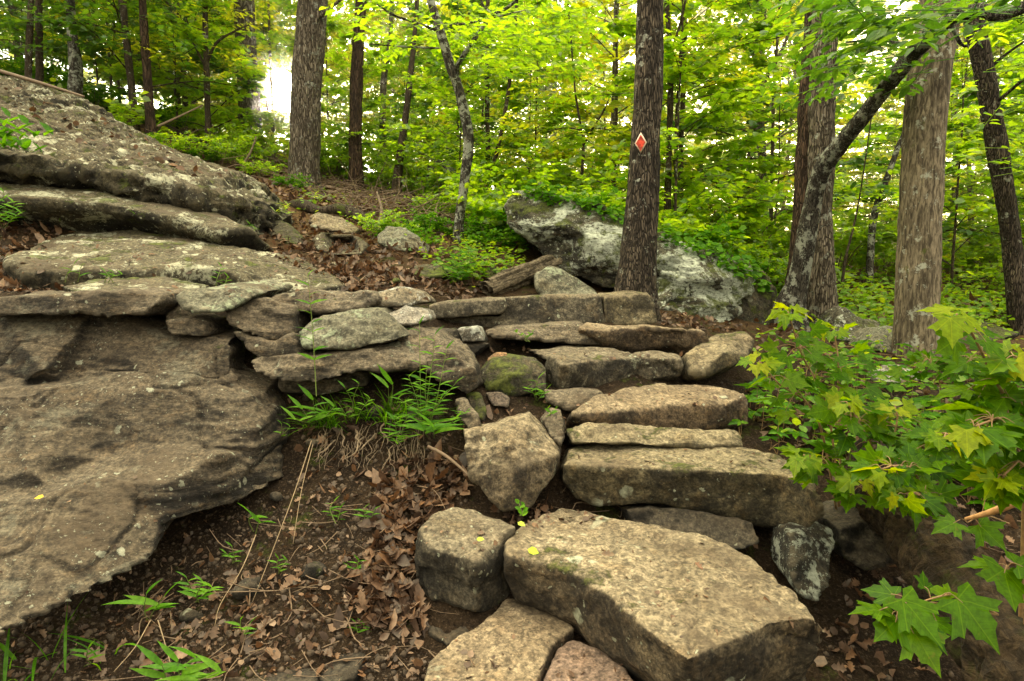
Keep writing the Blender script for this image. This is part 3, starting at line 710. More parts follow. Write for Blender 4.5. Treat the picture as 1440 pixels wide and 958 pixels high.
# --- boulders behind the steps
slab('boulder', 'big boulder crusted with white lichen left of the marked tree', [(709, 290, 6.6), (720, 270, 6.7), (745, 265, 6.6), (792, 276, 6.5), (850, 295, 6.4), (884, 312, 6.35), (892, 350, 6.2), (888, 404, 6.0), (850, 408, 6.0), (800, 385, 6.15), (768, 362, 6.25), (735, 332, 6.4), (715, 314, 6.5)], (.15, 1.0, -.05), M_bould,
     creases=[[(720, 270, 6.7), (752, 318, 6.15), (790, 345, 6.2), (800, 385, 6.15)], [(792, 276, 6.5), (800, 315, 6.05), (850, 350, 5.9), (888, 404, 6.0)]], inner=[(770, 350, 6.3), (830, 395, 6.1)], amp=.045, voxel=.024, chip=.35, crack=.04, cfreq=.9, strata=.02)
slab('boulder', 'layered lichen boulder sloping down right of the marked tree', [(876, 318, 6.6), (915, 318, 6.6), (960, 334, 6.5), (1010, 354, 6.45), (1046, 374, 6.4), (1056, 405, 6.2), (1040, 440, 5.95), (1022, 459, 5.85), (960, 447, 5.75), (918, 436, 5.75), (880, 412, 5.9)], (.15, .9, -.05), M_bould,
     creases=[[(915, 318, 6.6), (955, 360, 6.1), (1010, 395, 5.95), (1040, 440, 5.95)], [(905, 372, 6.1), (960, 395, 5.95), (1030, 425, 5.95)]], inner=[(900, 395, 6.15), (950, 385, 6.12), (990, 425, 5.85)], amp=.035, voxel=.024, strata=.05, chip=.35, crack=.045, cfreq=1.0)
slab('boulder', 'dark green mossy boulder end beside the twin trunks', [(1010, 356, 6.8), (1045, 362, 6.7), (1078, 385, 6.6), (1092, 420, 6.4), (1084, 455, 6.2), (1050, 470, 6.1), (1030, 462, 6.1), (1040, 420, 6.2)], (.1, .8, 0), M_mossy, inner=[(1062, 420, 6.2)], amp=.05, voxel=.028)
slab('stone', 'slanted lichen stone resting against the weathered log', [(750, 386, 5.1), (772, 373, 5.2), (790, 378, 5.2), (836, 408, 5.1), (842, 418, 5.0), (762, 418, 4.95), (752, 404, 4.98)], (.03, .4, -.04), M_pale, amp=.016)
slab('boulder', 'distant pale boulder behind the crooked sapling', snap([(596, 268, 12), (594, 240, 12.2), (612, 224, 12.4), (634, 224, 12.4), (644, 250, 12.2), (642, 285, 12), (610, 290, 12)]), (.1, .9, 0), M_bould, amp=.06, voxel=.05)
# --- hillside stones
slab('stone', 'upper flat stone of the pair below the big sunlit trunk', snap([(434, 304, 7.0), (446, 299, 7.1), (480, 306, 7.1), (505, 322, 7.0), (500, 330, 6.85), (460, 324, 6.8), (436, 319, 6.85)]), (.03, .5, -.1), M_step, amp=.016, voxel=.02)
slab('stone', 'lower stone of the pair below the big sunlit trunk', snap([(438, 336, 6.6), (452, 326, 6.75), (500, 331, 6.75), (516, 344, 6.6), (508, 357, 6.4), (462, 358, 6.35), (444, 350, 6.45)]), (.03, .5, -.1), M_slab, inner=[(482, 340, 6.45)], amp=.016, voxel=.02)
slab('stone', 'pale lichen stone among green weeds on the hillside', snap([(528, 332, 6.3), (545, 317, 6.4), (572, 320, 6.4), (600, 345, 6.3), (602, 356, 6.15), (560, 352, 6.1), (530, 342, 6.15)]), (.03, .5, -.1), M_pale, amp=.02, voxel=.02)
slab('stone', 'mossy stone at the tip of the hillside slabs', snap([(372, 322, 6.2), (384, 310, 6.3), (402, 314, 6.25), (428, 338, 6.1), (420, 346, 5.9), (392, 342, 5.9)]), (.03, .5, -.1), M_mossy, amp=.02, voxel=.02)
slab('stone', 'half buried stone left of the leafy weed', snap([(580, 374, 5.5), (600, 370, 5.55), (622, 374, 5.5), (628, 388, 5.35), (596, 392, 5.3), (582, 386, 5.3)]), (.03, .4, -.1), M_mossy, amp=.018, voxel=.018)
slab('stone', 'small mossy stone between leafy weed and weathered log', snap([(678, 380, 5.4), (690, 374, 5.5), (700, 377, 5.45), (702, 390, 5.3), (684, 394, 5.3)]), (.03, .3, -.05), M_mossy, amp=.012, voxel=.015)
slab('stone', 'round brown stone in the brush behind the crooked sapling', snap([(564, 298, 8), (578, 290, 8.1), (592, 296, 8), (594, 308, 7.8), (568, 308, 7.8)]), (.0, .4, -.05), M_slab, amp=.02, voxel=.03)
# --- right side
slab('stone', 'white topped stone lying among the creeper leaves', snap([(1228, 522, 3.5), (1246, 513, 3.58), (1276, 513, 3.6), (1297, 526, 3.54), (1290, 540, 3.4), (1255, 540, 3.36), (1232, 534, 3.4)]), (0, .3, -.1), M_white, amp=.017)
slab('stone', 'pale boulder chunk right of the twin trunks', snap([(1176, 450, 6.2), (1186, 430, 6.4), (1206, 448, 6.3), (1240, 452, 6.3), (1246, 476, 6.0), (1210, 486, 5.9), (1180, 476, 6.0)]), (0, .5, -.05), M_bould, amp=.035, voxel=.024)
slab('stone', 'rounded mossy stone against the smooth grey trunk', snap([(1224, 478, 5.7), (1238, 462, 5.8), (1264, 460, 5.8), (1270, 485, 5.6), (1250, 496, 5.5), (1228, 490, 5.55)]), (0, .45, -.05), M_pale, amp=.024, voxel=.022)
slab('slab_rock', 'low mossy slab on the forest floor right of the smooth trunk', snap([(1318, 452, 7.0), (1340, 444, 7.3), (1400, 456, 7.2), (1440, 468, 7.0), (1400, 480, 6.5), (1330, 486, 6.2), (1316, 470, 6.5)]), (0, .3, -.2), M_mossy, amp=.03, voxel=.03)
slab('stone', 'upright stone speckled with pale lichen under the broad step', [(1112, 752, 2.36), (1140, 742, 2.42), (1170, 745, 2.44), (1172, 770, 2.38), (1166, 820, 2.26), (1150, 845, 2.20), (1132, 842, 2.20), (1116, 820, 2.24)], (.02, .25, -.02), rock_mat('speckled upright stone', (.030, .026, .016), (.060, .05, .030), lichen=.98, lcol=(.42, .45, .36), moss=.3, topamt=.15, spot=2.6, crs=9), amp=.017)
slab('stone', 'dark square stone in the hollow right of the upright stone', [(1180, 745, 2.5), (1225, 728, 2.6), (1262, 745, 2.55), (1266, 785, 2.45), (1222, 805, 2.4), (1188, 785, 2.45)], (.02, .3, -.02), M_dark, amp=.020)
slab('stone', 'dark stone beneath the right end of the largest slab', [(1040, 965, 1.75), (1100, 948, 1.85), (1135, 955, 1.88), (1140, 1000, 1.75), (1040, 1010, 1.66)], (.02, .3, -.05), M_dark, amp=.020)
for k, (px, py, Y, s) in enumerate([(1196, 850, 2.2, .10), (1090, 795, 2.35, .10), (1230, 850, 2.15, .12)]):
    pass
# loose stones half sunk in the earth bank
loose = [((438, 805), .045, 'rounded dark stone half sunk in the bare earth bank'), ((530, 582), .05, 'brown stone behind the grass tuft'), ((577, 590), .05, 'rounded stone under the leafy weeds'), ((350, 830), .05, 'flat shaded stone under the ledge rock'),
         ((388, 700), .03, 'small pebble at the tip of the ledge rock'), ((440, 625), .028, 'small tan stone at the foot of the left grass tuft'), ((432, 560), .03, 'little stone in the shade of the wavy ledge'), ((270, 870), .035, 'dark pebble near the lance leaved seedling')]
for k, ((px, py), s, lab) in enumerate(loose):
    c = ground([px], [py])
    if len(c): ball('loose_stone', lab, c[0] + np.array([0, 0, s * .2]), (s * 1.5, s * 1.1, s * .8), M_dark if k not in (5, 6) else M_stack, 400 + k, amp=.008, rot=k * 1.3)

for k, (px, py, Y, s_, lab) in enumerate([(455, 283, 7.4, .09, 'small stone just below the foot of the big sunlit trunk'), (395, 262, 7.9, .12, 'grey stone between the great slab tip and the big sunlit trunk'), (540, 300, 7.6, .08, 'small stone in the brush left of the crooked sapling'),
        (610, 318, 7.2, .10, 'brown stone in front of the crooked sapling'), (480, 372, 5.6, .07, 'flat stone in the leaf drift above the wall'), (555, 398, 5.0, .06, 'little stone above the spotted cap'), (350, 245, 8.4, .10, 'stone beside the upper edge of the great slab'), (500, 268, 8.8, .10, 'stone at the foot of the straight brown trunk')]):
    c = ground([px], [py])[0]
    ball('loose_stone', lab, c + np.array([0, 0, s_ * .15]), (s_ * 1.6, s_ * 1.1, s_ * .7), (M_slab, M_step2, M_mossy)[k % 3], 500 + k, amp=.012, voxel=.014, rot=k * .9)
# ------------------------------------------------------------------ trees
rng = np.random.RandomState(7)

def spline(pts, n):
    p = np.asarray(pts, float)
    if len(p) == 2:
        t = np.linspace(0, 1, n)[:, None]
        return p[0] * (1 - t) + p[1] * t
    q = np.vstack([2 * p[0] - p[1], p, 2 * p[-1] - p[-2]])
    seg = np.linalg.norm(np.diff(p[:, :3], axis=0), axis=1); cum = np.concatenate([[0], np.cumsum(seg)])
    s = np.linspace(0, cum[-1], n)
    k = np.clip(np.searchsorted(cum, s, side='right') - 1, 0, len(p) - 2)
    t = ((s - cum[k]) / np.maximum(seg[k], 1e-9))[:, None]
    a, b, c, d = q[k], q[k + 1], q[k + 2], q[k + 3]
    return .5 * ((2 * b) + (c - a) * t + (2 * a - 5 * b + 4 * c - d) * t ** 2 + (3 * b - a - 3 * c + d) * t ** 3)

class Geo:
    def __init__(self): self.v, self.f, self.n, self.b = [], {}, 0, []
    def add(self, v, f, blade=None):
        v = np.asarray(v, float)
        self.b.append(blade if blade is not None else np.zeros((len(v), 3)))
        for a in (f if isinstance(f, list) else [f]):
            self.f.setdefault(a.shape[1], []).append(a + self.n)
        self.v.append(v); self.n += len(v)
    def mesh(self, name, origin=(0, 0, 0), smooth=True):
        me = mesh_np(name, np.concatenate(self.v) - np.asarray(origin, float), [np.concatenate(x) for x in self.f.values()], smooth)
        b = np.concatenate(self.b)
        if np.any(b):
            a = me.attributes.new('blade', 'FLOAT_VECTOR', 'POINT'); a.data.foreach_set('vector', b.astype(np.float32).ravel())
        return me

def tube(G, pts, rad, n=None, seg=8, ridge=0.0, seed=0, flare=0.0, cap=True):
    """tapered round limb through pts; ridge = depth of bark furrows; flare widens the foot"""
    pr = np.concatenate([np.asarray(pts, float), np.asarray(rad, float)[:, None]], 1)
    if n is None: n = max(3, 2 * len(pr))
    s = spline(pr, n)
    c, r = s[:, :3], np.maximum(s[:, 3], .0008)
    t = np.gradient(c, axis=0); t /= np.linalg.norm(t, axis=1)[:, None]
    ref = np.array([1.0, 0, 0]) if abs(t[0][0]) < .8 else np.array([0, 1.0, 0])
    a = ref - t * (t @ ref)[:, None]; a /= np.linalg.norm(a, axis=1)[:, None]
    b = np.cross(t, a)
    th = np.linspace(0, 2 * np.pi, seg, endpoint=False)
    ring = np.cos(th)[None, :, None] * a[:, None] + np.sin(th)[None, :, None] * b[:, None]
    R = np.repeat(r[:, None], seg, 1)
    if flare:
        L = np.concatenate([[0], np.cumsum(np.linalg.norm(np.diff(c, axis=0), axis=1))])[:, None]
        lob = 1 + .35 * np.sin(th * 4 + seed) + .25 * np.sin(th * 3 + seed * 2.3)
        R = R * (1 + flare * np.exp(-L / .22) * lob[None])
    v = c[:, None] + ring * R[..., None]
    v = v.reshape(-1, 3)
    if ridge:
        d = ridge * fbm(v * np.array([24, 24, 4.0]), 3, seed, ridge=True) + ridge * 1.3 * fbm(v * np.array([5, 5, 2.0]), 2, seed + 3)
        v = v + (ring.reshape(-1, 3)) * d[:, None]
    i = np.arange(n * seg).reshape(n, seg); j = np.roll(i, -1, 1)
    f = np.stack([i[:-1].ravel(), j[:-1].ravel(), j[1:].ravel(), i[1:].ravel()], -1)
    if cap:
        v = np.vstack([v, c[-1:]]); m = n * seg
        G.add(v, [f, np.stack([i[-1], j[-1], np.full(seg, m)], -1)])
    else:
        G.add(v, f)
    return s

# leaf blades: (points along x, width y, lift z), faces
LEAF = (np.array([[0, 0, 0], [.30, .24, .05], [.70, .19, .03], [1, 0, -.10], [.70, -.19, .03], [.30, -.24, .05]], float), np.array([[0, 3, 2, 1], [0, 5, 4, 3]]))
LEAF_WIDE = (np.array([[0, 0, 0], [.25, .34, .06], [.62, .34, .04], [1, 0, -.08], [.62, -.34, .04], [.25, -.34, .06]], float), np.array([[0, 3, 2, 1], [0, 5, 4, 3]]))
def _maple():
    half = [(-.05, .10), (-.15, .22), (-.12, .46), (.04, .40), (.16, .33), (.28, .46), (.48, .68), (.50, .50), (.58, .45), (.46, .29), (.58, .27), (.70, .28), (.76, .16), (.90, .08)]
    pts = [(.0, 0)] + half + [(1.08, 0)] + [(x, -y) for x, y in reversed(half)]
    v = []
    for x, y in pts:
        r = math.hypot(x - .15, y)
        v.append((x, y, .10 * abs(y) - .20 * r * r))
    v.append((.2, 0, 0.0))
    n = len(pts)
    return np.array(v, float), np.array([[k, (k + 1) % n, n] for k in range(n)])
MAPLE = _maple()
def _blade(w, bend, n=6):
    v, f = [], []
    for k in range(n + 1):
        t = k / n
        ww = w * (math.sin(math.pi * min(1, t * .9 + .1)) ** .7) * (1 - t ** 4)
        z = -bend * t * t
        v += [(t, ww, z + ww * .25), (t, 0, z), (t, -ww, z + ww * .25)]
    for k in range(n):
        a = k * 3
        f += [[a, a + 1, a + 4, a + 3], [a + 1, a + 2, a + 5, a + 4]]
    return np.array(v, float), np.array(f)
LANCE = _blade(.10, .30)
GRASS = _blade(.025, .45, 5)
OAK = (np.array([[0, 0, 0], [.16, .12, .07], [.26, .30, .18], [.40, .15, .08], [.54, .33, .20], [.66, .14, .06], [.80, .20, .12], [1, 0, .10],
                 [.80, -.20, .16], [.66, -.14, .06], [.54, -.33, .22], [.40, -.15, .08], [.26, -.30, .16], [.16, -.12, .07], [.5, 0, -.02]], float),
       np.array([[k, (k + 1) % 14, 14] for k in range(14)]))

def norm(a): return a / np.maximum(np.linalg.norm(a, axis=-1, keepdims=True), 1e-9)

def leaves(G, tpl, cen, ldir, nor, size, bendvar=0.0, r=None):
    tv, tf = tpl
    cen, ldir, nor = np.asarray(cen, float), norm(np.asarray(ldir, float)), np.asarray(nor, float)
    nor = norm(nor - ldir * np.sum(nor * ldir, -1, keepdims=True))
    sid = np.cross(nor, ldir)
    size = np.broadcast_to(np.asarray(size, float), (len(cen),))
    T = np.repeat(tv[None], len(cen), 0)
    if bendvar:
        r = r or rng
        T = T.copy()
        T[:, :, 2] += r.normal(0, bendvar, (len(cen), 1)) * T[:, :, 0] ** 2 + r.normal(0, bendvar, (len(cen), 1)) * T[:, :, 1]
        T[:, :, 1] *= r.uniform(.8, 1.15, (len(cen), 1))
    v = cen[:, None] + size[:, None, None] * (T[:, :, 0:1] * ldir[:, None] + T[:, :, 1:2] * sid[:, None] + T[:, :, 2:3] * nor[:, None])
    k = len(tv)
    f = (tf[None] + (np.arange(len(cen)) * k)[:, None, None]).reshape(-1, tf.shape[1])
    G.add(v.reshape(-1, 3), f, T.reshape(-1, 3) if bendvar and len(cen) < 4000 else None)

def spray(G, r, st, dr, ln, nleaf, size, tpl=LEAF, tilt=.40):
    """leaves set alternately along twigs st + dr*ln"""
    S = len(st)
    dr = norm(dr)
    t = np.linspace(.12, 1, nleaf)[None, :] * np.ones((S, 1)) + r.uniform(-.04, .04, (S, nleaf))
    c = st[:, None] + dr[:, None] * (ln[:, None] * t)[..., None]
    sgn = np.where(np.arange(nleaf) % 2 == 0, 1.0, -1.0)[None, :]
    up = np.array([0, 0, 1.0])
    perp = norm(np.cross(dr, up) + 1e-6)
    a = np.radians(r.uniform(35, 75, (S, nleaf)))
    ld = dr[:, None] * np.cos(a)[..., None] + perp[:, None] * (sgn * np.sin(a))[..., None]
    ld = ld + r.normal(0, .18, ld.shape) + np.array([0, 0, -.18])
    c = c + ld * .012 + r.normal(0, .012, c.shape)
    nor = up + r.normal(0, tilt, ld.shape)
    sz = size * r.uniform(.65, 1.2, (S, nleaf))
    leaves(G, tpl, c.reshape(-1, 3), ld.reshape(-1, 3), nor.reshape(-1, 3), sz.ravel(), .1, r)

B_grey = bark_mat('grey furrowed bark', (.115, .090, .062), (.36, .30, .22), 1.0, 1.0, lichen=.3)
B_dark = bark_mat('dark scaly bark', (.042, .032, .023), (.19, .148, .105), 1.25, 1.0, lichen=.15)
B_smooth = bark_mat('smooth grey bark', (.060, .046, .030), (.31, .25, .165), 2.1, .08, moss=.1, lichen=.35)
B_red = bark_mat('reddish dark bark', (.06, .038, .024), (.18, .11, .068), 1.0, .8)
B_lich = bark_mat('lichen flecked bark', (.045, .038, .03), (.16, .14, .11), 1.6, .5, lichen=1.0)
B_thin = bark_mat('young tree bark', (.065, .047, .030), (.19, .14, .09), 2.0, .4, lichen=.2)
B_dead = bark_mat('weathered grey wood', (.075, .058, .038), (.26, .215, .15), 1.2, .8)
L_sun = leaf_mat('sunlit forest leaf', [(.17, .35, .015), (.28, .45, .018), (.38, .52, .025), ], .75, clump=.5, clumpcol=(.06, .16, .012))  # bright copy of the leaf, sunlight put into its colour
L_deep = leaf_mat('shaded forest leaf', [(.055, .16, .014), (.10, .235, .02), (.17, .31, .022)], .55, clump=.5, clumpcol=(.02, .075, .008))  # darker copy of the leaf, shade put into its colour
L_yel = leaf_mat('yellow green forest leaf', [(.30, .40, .018), (.42, .48, .022), (.52, .50, .025)], .76, clump=.35, clumpcol=(.10, .19, .014))
L_far = leaf_mat('distant forest leaf', [(.22, .34, .02), (.34, .44, .022), (.46, .48, .028)], .72, gloss=0, clump=.35, clumpcol=(.06, .13, .012))

def wpts(pp):
    return np.array([P(x, y, Y) for x, y, Y in pp])

def trunk_tree(name, label, pp, widths, bark, seg=24, ridge=.012, flare=.35, n=None, branches=(), crown=None, group='', leafmat=None, dz=.25, forks=()):
    """a tree from the picture line of its trunk (px, py, depth) and its width in px there; grows on above the frame"""
    pts = wpts(pp)
    rad = np.array([w / 2 / FPX * p[2] for w, p in zip(widths, pp)])
    base = pts[0].copy()
    pts = np.vstack([base - np.array([0, 0, dz]), pts])
    rad = np.concatenate([[rad[0] * 1.05], rad])
    d = norm(pts[-1] - pts[-2])
    up = norm(d + np.array([0, 0, .6]))
    pts = np.vstack([pts, pts[-1] + up * 1.2])
    rad = np.concatenate([rad, [rad[-1] * .9]])
    root = empty(name, base, label, 'tree', group or None)
    L = np.sum(np.linalg.norm(np.diff(pts, axis=0), axis=1))
    G = Geo()
    tube(G, pts, rad, n or int(L / .06) + 4, seg, ridge, SEED[0], flare)
    SEED[0] += 3
    for bp, bw in forks:
        q = wpts(bp); tube(G, q, [w / 2 / FPX * p[2] for w, p in zip(bw, bp)], 24, 14, ridge * .6, SEED[0])
    obj('trunk', G.mesh('trunk', base), bark, root)
    for bp, bw in branches:
        g = Geo(); q = wpts(bp)
        tube(g, q, [w / 2 / FPX * p[2] for w, p in zip(bw, bp)], 30, 8, .002, SEED[0])
        obj('branch', g.mesh('branch', base), bark, root)
    if crown:
        g = Geo()
        r = np.random.RandomState(SEED[0])
        for (x0, x1, y0, y1, Ya, Yb, ns, size) in crown:
            st = P(r.uniform(x0, x1, ns), r.uniform(y0, y1, ns), r.uniform(Ya, Yb, ns))
            ax = pts[-1] * 0 + np.array([pts[-2][0], pts[-2][1], 0])
            dr = st - ax; dr[:, 2] = 0
            dr = norm(dr) + r.normal(0, .45, dr.shape) * np.array([1, 1, .25])
            spray(g, r, st, dr, r.uniform(.35, .7, ns), 11, size)
            for a, b, l in zip(st, norm(dr), r.uniform(.4, .7, ns)):
                tube(g, [a - b * .15, a + b * l * .5, a + b * l], [.004, .003, .0012], 4, 3, cap=False)
        obj('crown', g.mesh('crown', base), leafmat or L_sun, root)
    return root

GB = 'trunks rising on the hillside'
# the marked tree
trunk_tree('tree', 'straight dark trunk carrying the red diamond marker in front of the lichen boulders', [(893, 414, 5.3), (897, 370, 5.32), (905, 280, 5.38), (911, 150, 5.45), (914, 0, 5.5), (915, -120, 5.5)], [54, 47, 42, 36, 34, 33], B_dark, 40, .012, .35)
# big sunlit trunk and hazy neighbour
trunk_tree('tree', 'big grey trunk standing beside the low sun', [(428, 268, 10), (428, 230, 10), (430, 140, 10), (437, 40, 10), (440, -60, 10)], [44, 38, 38, 38, 37], B_grey, 40, .018, .35,
           branches=[([(441, 30, 9.9), (462, 14, 9.8), (490, -10, 9.7)], [7, 5, 3])])
trunk_tree('tree', 'thick hazy trunk just left of the low sun', [(352, 205, 12.5), (350, 130, 12.5), (346, 60, 12.5), (342, -40, 12.5)], [30, 27, 25, 24], B_grey, 30, .018, .3)
trunk_tree('tree', 'leftmost thin dark trunk at the hill crest', [(40, 112, 10.5), (41, 60, 10.5), (44, 0, 10.5), (45, -40, 10.5)], [8, 7.5, 7, 7], B_thin, 12, .006, .3, leafmat=L_deep, crown=[(-60, 120, -40, 60, 9.8, 11.5, 60, .10)])
trunk_tree('tree', 'second thin dark trunk at the hill crest', [(56, 118, 10.8), (55, 60, 10.8), (54, -40, 10.8)], [9, 8, 8], B_thin, 12, .006, .3)
trunk_tree('tree', 'pale lichen flecked trunk on the hill crest behind the great slab', [(106, 138, 10.2), (106, 90, 10.2), (100, 30, 10.2), (96, -40, 10.2)], [17, 15, 11, 10], B_lich, 18, .01, .3, leafmat=L_deep, crown=[(30, 200, -40, 70, 9.6, 11, 50, .10)])
trunk_tree('tree', 'slim trunk leaning left above the great slab', [(190, 166, 10.4), (184, 110, 10.4), (177, 50, 10.4), (171, -30, 10.4)], [9, 8.5, 8, 7], B_thin, 12, .006, .3, leafmat=L_deep, crown=[(110, 260, -40, 70, 9.6, 11, 50, .10)])
trunk_tree('tree', 'dark brown trunk beside the slim leaning one', [(212, 178, 10), (208, 120, 10), (203, 50, 10), (199, -30, 10)], [12, 11, 10, 9], B_red, 14, .007, .3)
trunk_tree('tree', 'thin dark trunk with a rising right branch above the slab edge', [(293, 200, 11), (291, 120, 11), (289, 50, 11), (288, -30, 11)], [8, 7, 6.5, 6], B_thin, 12, .005, .3,
           branches=[([(292, 85, 11), (305, 60, 10.9), (330, 44, 10.8), (350, 35, 10.7)], [4, 3.5, 2.5, 1.5]), ([(292, 100, 11), (272, 60, 11), (262, 25, 11)], [3.5, 2.5, 1.5])], leafmat=L_yel, crown=[(230, 340, -30, 110, 10.3, 12, 60, .10)])
trunk_tree('tree', 'straight brown trunk right of the low sun', [(501, 262, 11), (500, 180, 11), (503, 80, 11), (508, 0, 11), (510, -60, 11)], [19, 17, 15, 14, 13], B_red, 20, .01, .3)
trunk_tree('tree', 'slender tan trunk forking behind the brown one', [(541, 258, 13), (538, 180, 13), (540, 110, 13), (548, 60, 13), (552, -20, 13)], [11, 9, 8, 6, 5], B_grey, 12, .006, .3)
trunk_tree('tree', 'short dark trunk leaning right on the brushy slope', [(558, 262, 10.5), (563, 215, 10.5), (572, 150, 10.5), (582, 60, 10.5), (588, -30, 10.5)], [13, 10, 8, 6, 5], B_thin, 14, .007, .3)
trunk_tree('tree', 'crooked grey sapling with a forking branch in the middle', [(645, 348, 7.0), (646, 310, 7.0), (655, 240, 7.02), (659, 190, 7.05), (646, 130, 7.1), (634, 95, 7.1), (618, 40, 7.15), (604, -5, 7.2), (598, -40, 7.2)], [15, 12, 13.5, 14, 12.5, 12, 11, 10, 9], B_lich, 18, .006, .35,
           branches=[([(636, 105, 7.1), (652, 78, 7.0), (672, 48, 6.9), (692, 22, 6.8), (715, 10, 6.7), (735, -8, 6.6)], [7.5, 6.5, 5.5, 5, 4, 3.5]), ([(693, 22, 6.8), (680, 8, 6.85), (670, -15, 6.9)], [4, 3, 2.5]), ([(612, 42, 7.1), (585, 32, 6.9), (555, 22, 6.7), (530, 6, 6.5)], [4, 3.2, 2.5, 1.5]), ([(620, 36, 7.1), (650, 34, 7.0), (690, 26, 6.8), (740, 14, 6.6)], [3.5, 3, 3, 2]), ([(618, 68, 7.1), (570, 66, 7.0), (520, 62, 6.9)], [3, 2, 1.2])],
           leafmat=L_sun, crown=[(520, 800, -40, 70, 6.2, 7.6, 90, .10), (660, 800, 30, 110, 6.2, 7.4, 45, .10)])
trunk_tree('tree', 'thin twin stemmed sapling with yellow leaves behind the lichen boulder', [(816, 300, 9), (818, 250, 9), (820, 205, 9), (812, 150, 9), (808, 120, 9)], [5, 4.5, 4, 3, 2.5], B_thin, 8, 0, .2,
           branches=[([(820, 205, 9), (834, 180, 8.9), (848, 158, 8.8), (856, 140, 8.7)], [3, 2.6, 2, 1.2]), ([(818, 183, 9), (795, 180, 9), (770, 185, 9)], [2, 1.6, 1])], leafmat=L_yel, crown=[(740, 880, 110, 240, 8.4, 9.8, 60, .09)])
trunk_tree('tree', 'slanting thin trunk in the thicket left of the lichen boulder', [(676, 305, 9.5), (690, 250, 9.5), (704, 190, 9.5), (716, 120, 9.5), (724, 40, 9.5), (728, -30, 9.5)], [7, 6, 5.5, 5, 4.5, 4], B_thin, 10, 0, .3, leafmat=L_sun, crown=[(640, 790, 20, 240, 8.8, 10.5, 110, .09)])
trunk_tree('tree', 'upright thin trunk beside the slanting one in the thicket', [(682, 300, 10), (686, 220, 10), (685, 140, 10), (686, 40, 10), (686, -30, 10)], [8, 6.5, 6, 5.5, 5], B_thin, 10, 0, .3)
trunk_tree('tree', 'golden lit trunk between lichen boulder and marked tree', [(850, 285, 12), (858, 215, 12), (864, 150, 12), (866, 60, 12), (868, -30, 12)], [10, 9, 8, 7.5, 7], B_grey, 12, .005, .3)
trunk_tree('tree', 'slim dark trunk just right of the marked tree', [(938, 300, 8.5), (941, 200, 8.5), (943, 100, 8.5), (940, 40, 8.5), (936, -30, 8.5)], [9, 8, 7.5, 7, 6], B_thin, 12, .005, .3, branches=[([(943, 75, 8.5), (955, 40, 8.4), (965, -5, 8.3)], [4, 3.5, 3])], leafmat=L_sun, crown=[(900, 1040, -20, 90, 7.6, 9.2, 60, .09)])
trunk_tree('tree', 'thin trunk second to the right of the marked tree', [(957, 300, 10), (958, 200, 10), (962, 100, 10), (964, -30, 10)], [8, 7, 6.5, 6], B_thin, 10, .004, .3)
trunk_tree('tree', 'forked pale trunk glowing behind the slim dark ones', [(1076, 385, 13), (1075, 300, 13), (1070, 190, 13), (1066, 120, 13), (1070, 60, 13), (1078, -30, 13)], [13, 11, 11, 9, 8, 7], B_grey, 14, .006, .3,
           forks=[([(1068, 130, 13), (1082, 100, 13), (1096, 78, 13), (1112, 40, 13)], [7, 6, 5, 4])])
trunk_tree('tree', 'young tree added so golden leaves ring the low sun as a glow', [(384, 215, 14.5), (383, 150, 14.5), (380, 90, 14.6), (378, 20, 14.7), (377, -30, 14.8)], [5, 4, 4, 3.5, 3], B_thin, 8, 0, .2, leafmat=L_yel,
           crown=[(325, 480, -40, 90, 13, 17, 190, .11), (320, 374, 70, 225, 13, 17, 130, .11), (430, 500, 60, 240, 13, 17, 130, .11), (365, 432, 166, 240, 12, 17, 90, .11)])  # tree added round the sun spot, yellow leaves standing in for its glow
# right hand group
trunk_tree('tree', 'reddish dark half of the twin trunks on the right', [(1121, 440, 6.6), (1126, 380, 6.6), (1132, 300, 6.62), (1136, 200, 6.65), (1142, 100, 6.65), (1148, 0, 6.7), (1150, -80, 6.7)], [40, 34, 30, 27, 26, 25, 25], B_red, 30, .014, .3)
trunk_tree('tree', 'pale grey half of the twin trunks on the right', [(1157, 468, 6.4), (1156, 400, 6.42), (1153, 300, 6.5), (1155, 200, 6.5), (1158, 100, 6.52), (1160, 0, 6.55), (1162, -80, 6.55)], [38, 34, 32, 32, 31, 29, 28], B_grey, 32, .013, .3)
trunk_tree('tree', 'lichen flecked trunk leaning far right across the twin trunks', [(1112, 430, 6.2), (1122, 395, 6.15), (1132, 345, 6.1), (1145, 275, 6.0), (1158, 236, 5.9), (1185, 200, 5.7), (1225, 150, 5.4), (1262, 103, 5.1), (1300, 58, 4.8), (1335, 28, 4.6), (1375, 14, 4.4), (1450, 6, 4.2)], [36, 27, 25, 23, 24, 22, 21, 20, 22, 19, 16, 14], B_lich, 24, .007, .4,
           branches=[([(1300, 60, 4.8), (1270, 62, 4.7), (1230, 55, 4.5), (1190, 60, 4.3)], [6, 5, 3.5, 2]), ([(1335, 28, 4.6), (1350, 60, 4.6), (1362, 66, 4.6)], [5, 4, 2])],
           leafmat=L_deep, crown=[(1180, 1440, -40, 30, 3.6, 4.8, 50, .11), (1210, 1340, 20, 90, 3.8, 4.9, 16, .11), (1170, 1300, 60, 130, 4.6, 5.6, 22, .10)])
trunk_tree('tree', 'smooth grey trunk with dark left side on the right', [(1289, 490, 5.2), (1290, 420, 5.2), (1293, 330, 5.22), (1297, 220, 5.25), (1306, 110, 5.3), (1318, 30, 5.35), (1326, -60, 5.4)], [56, 53, 51, 50, 49, 48, 46], B_smooth, 48, .012, .28)
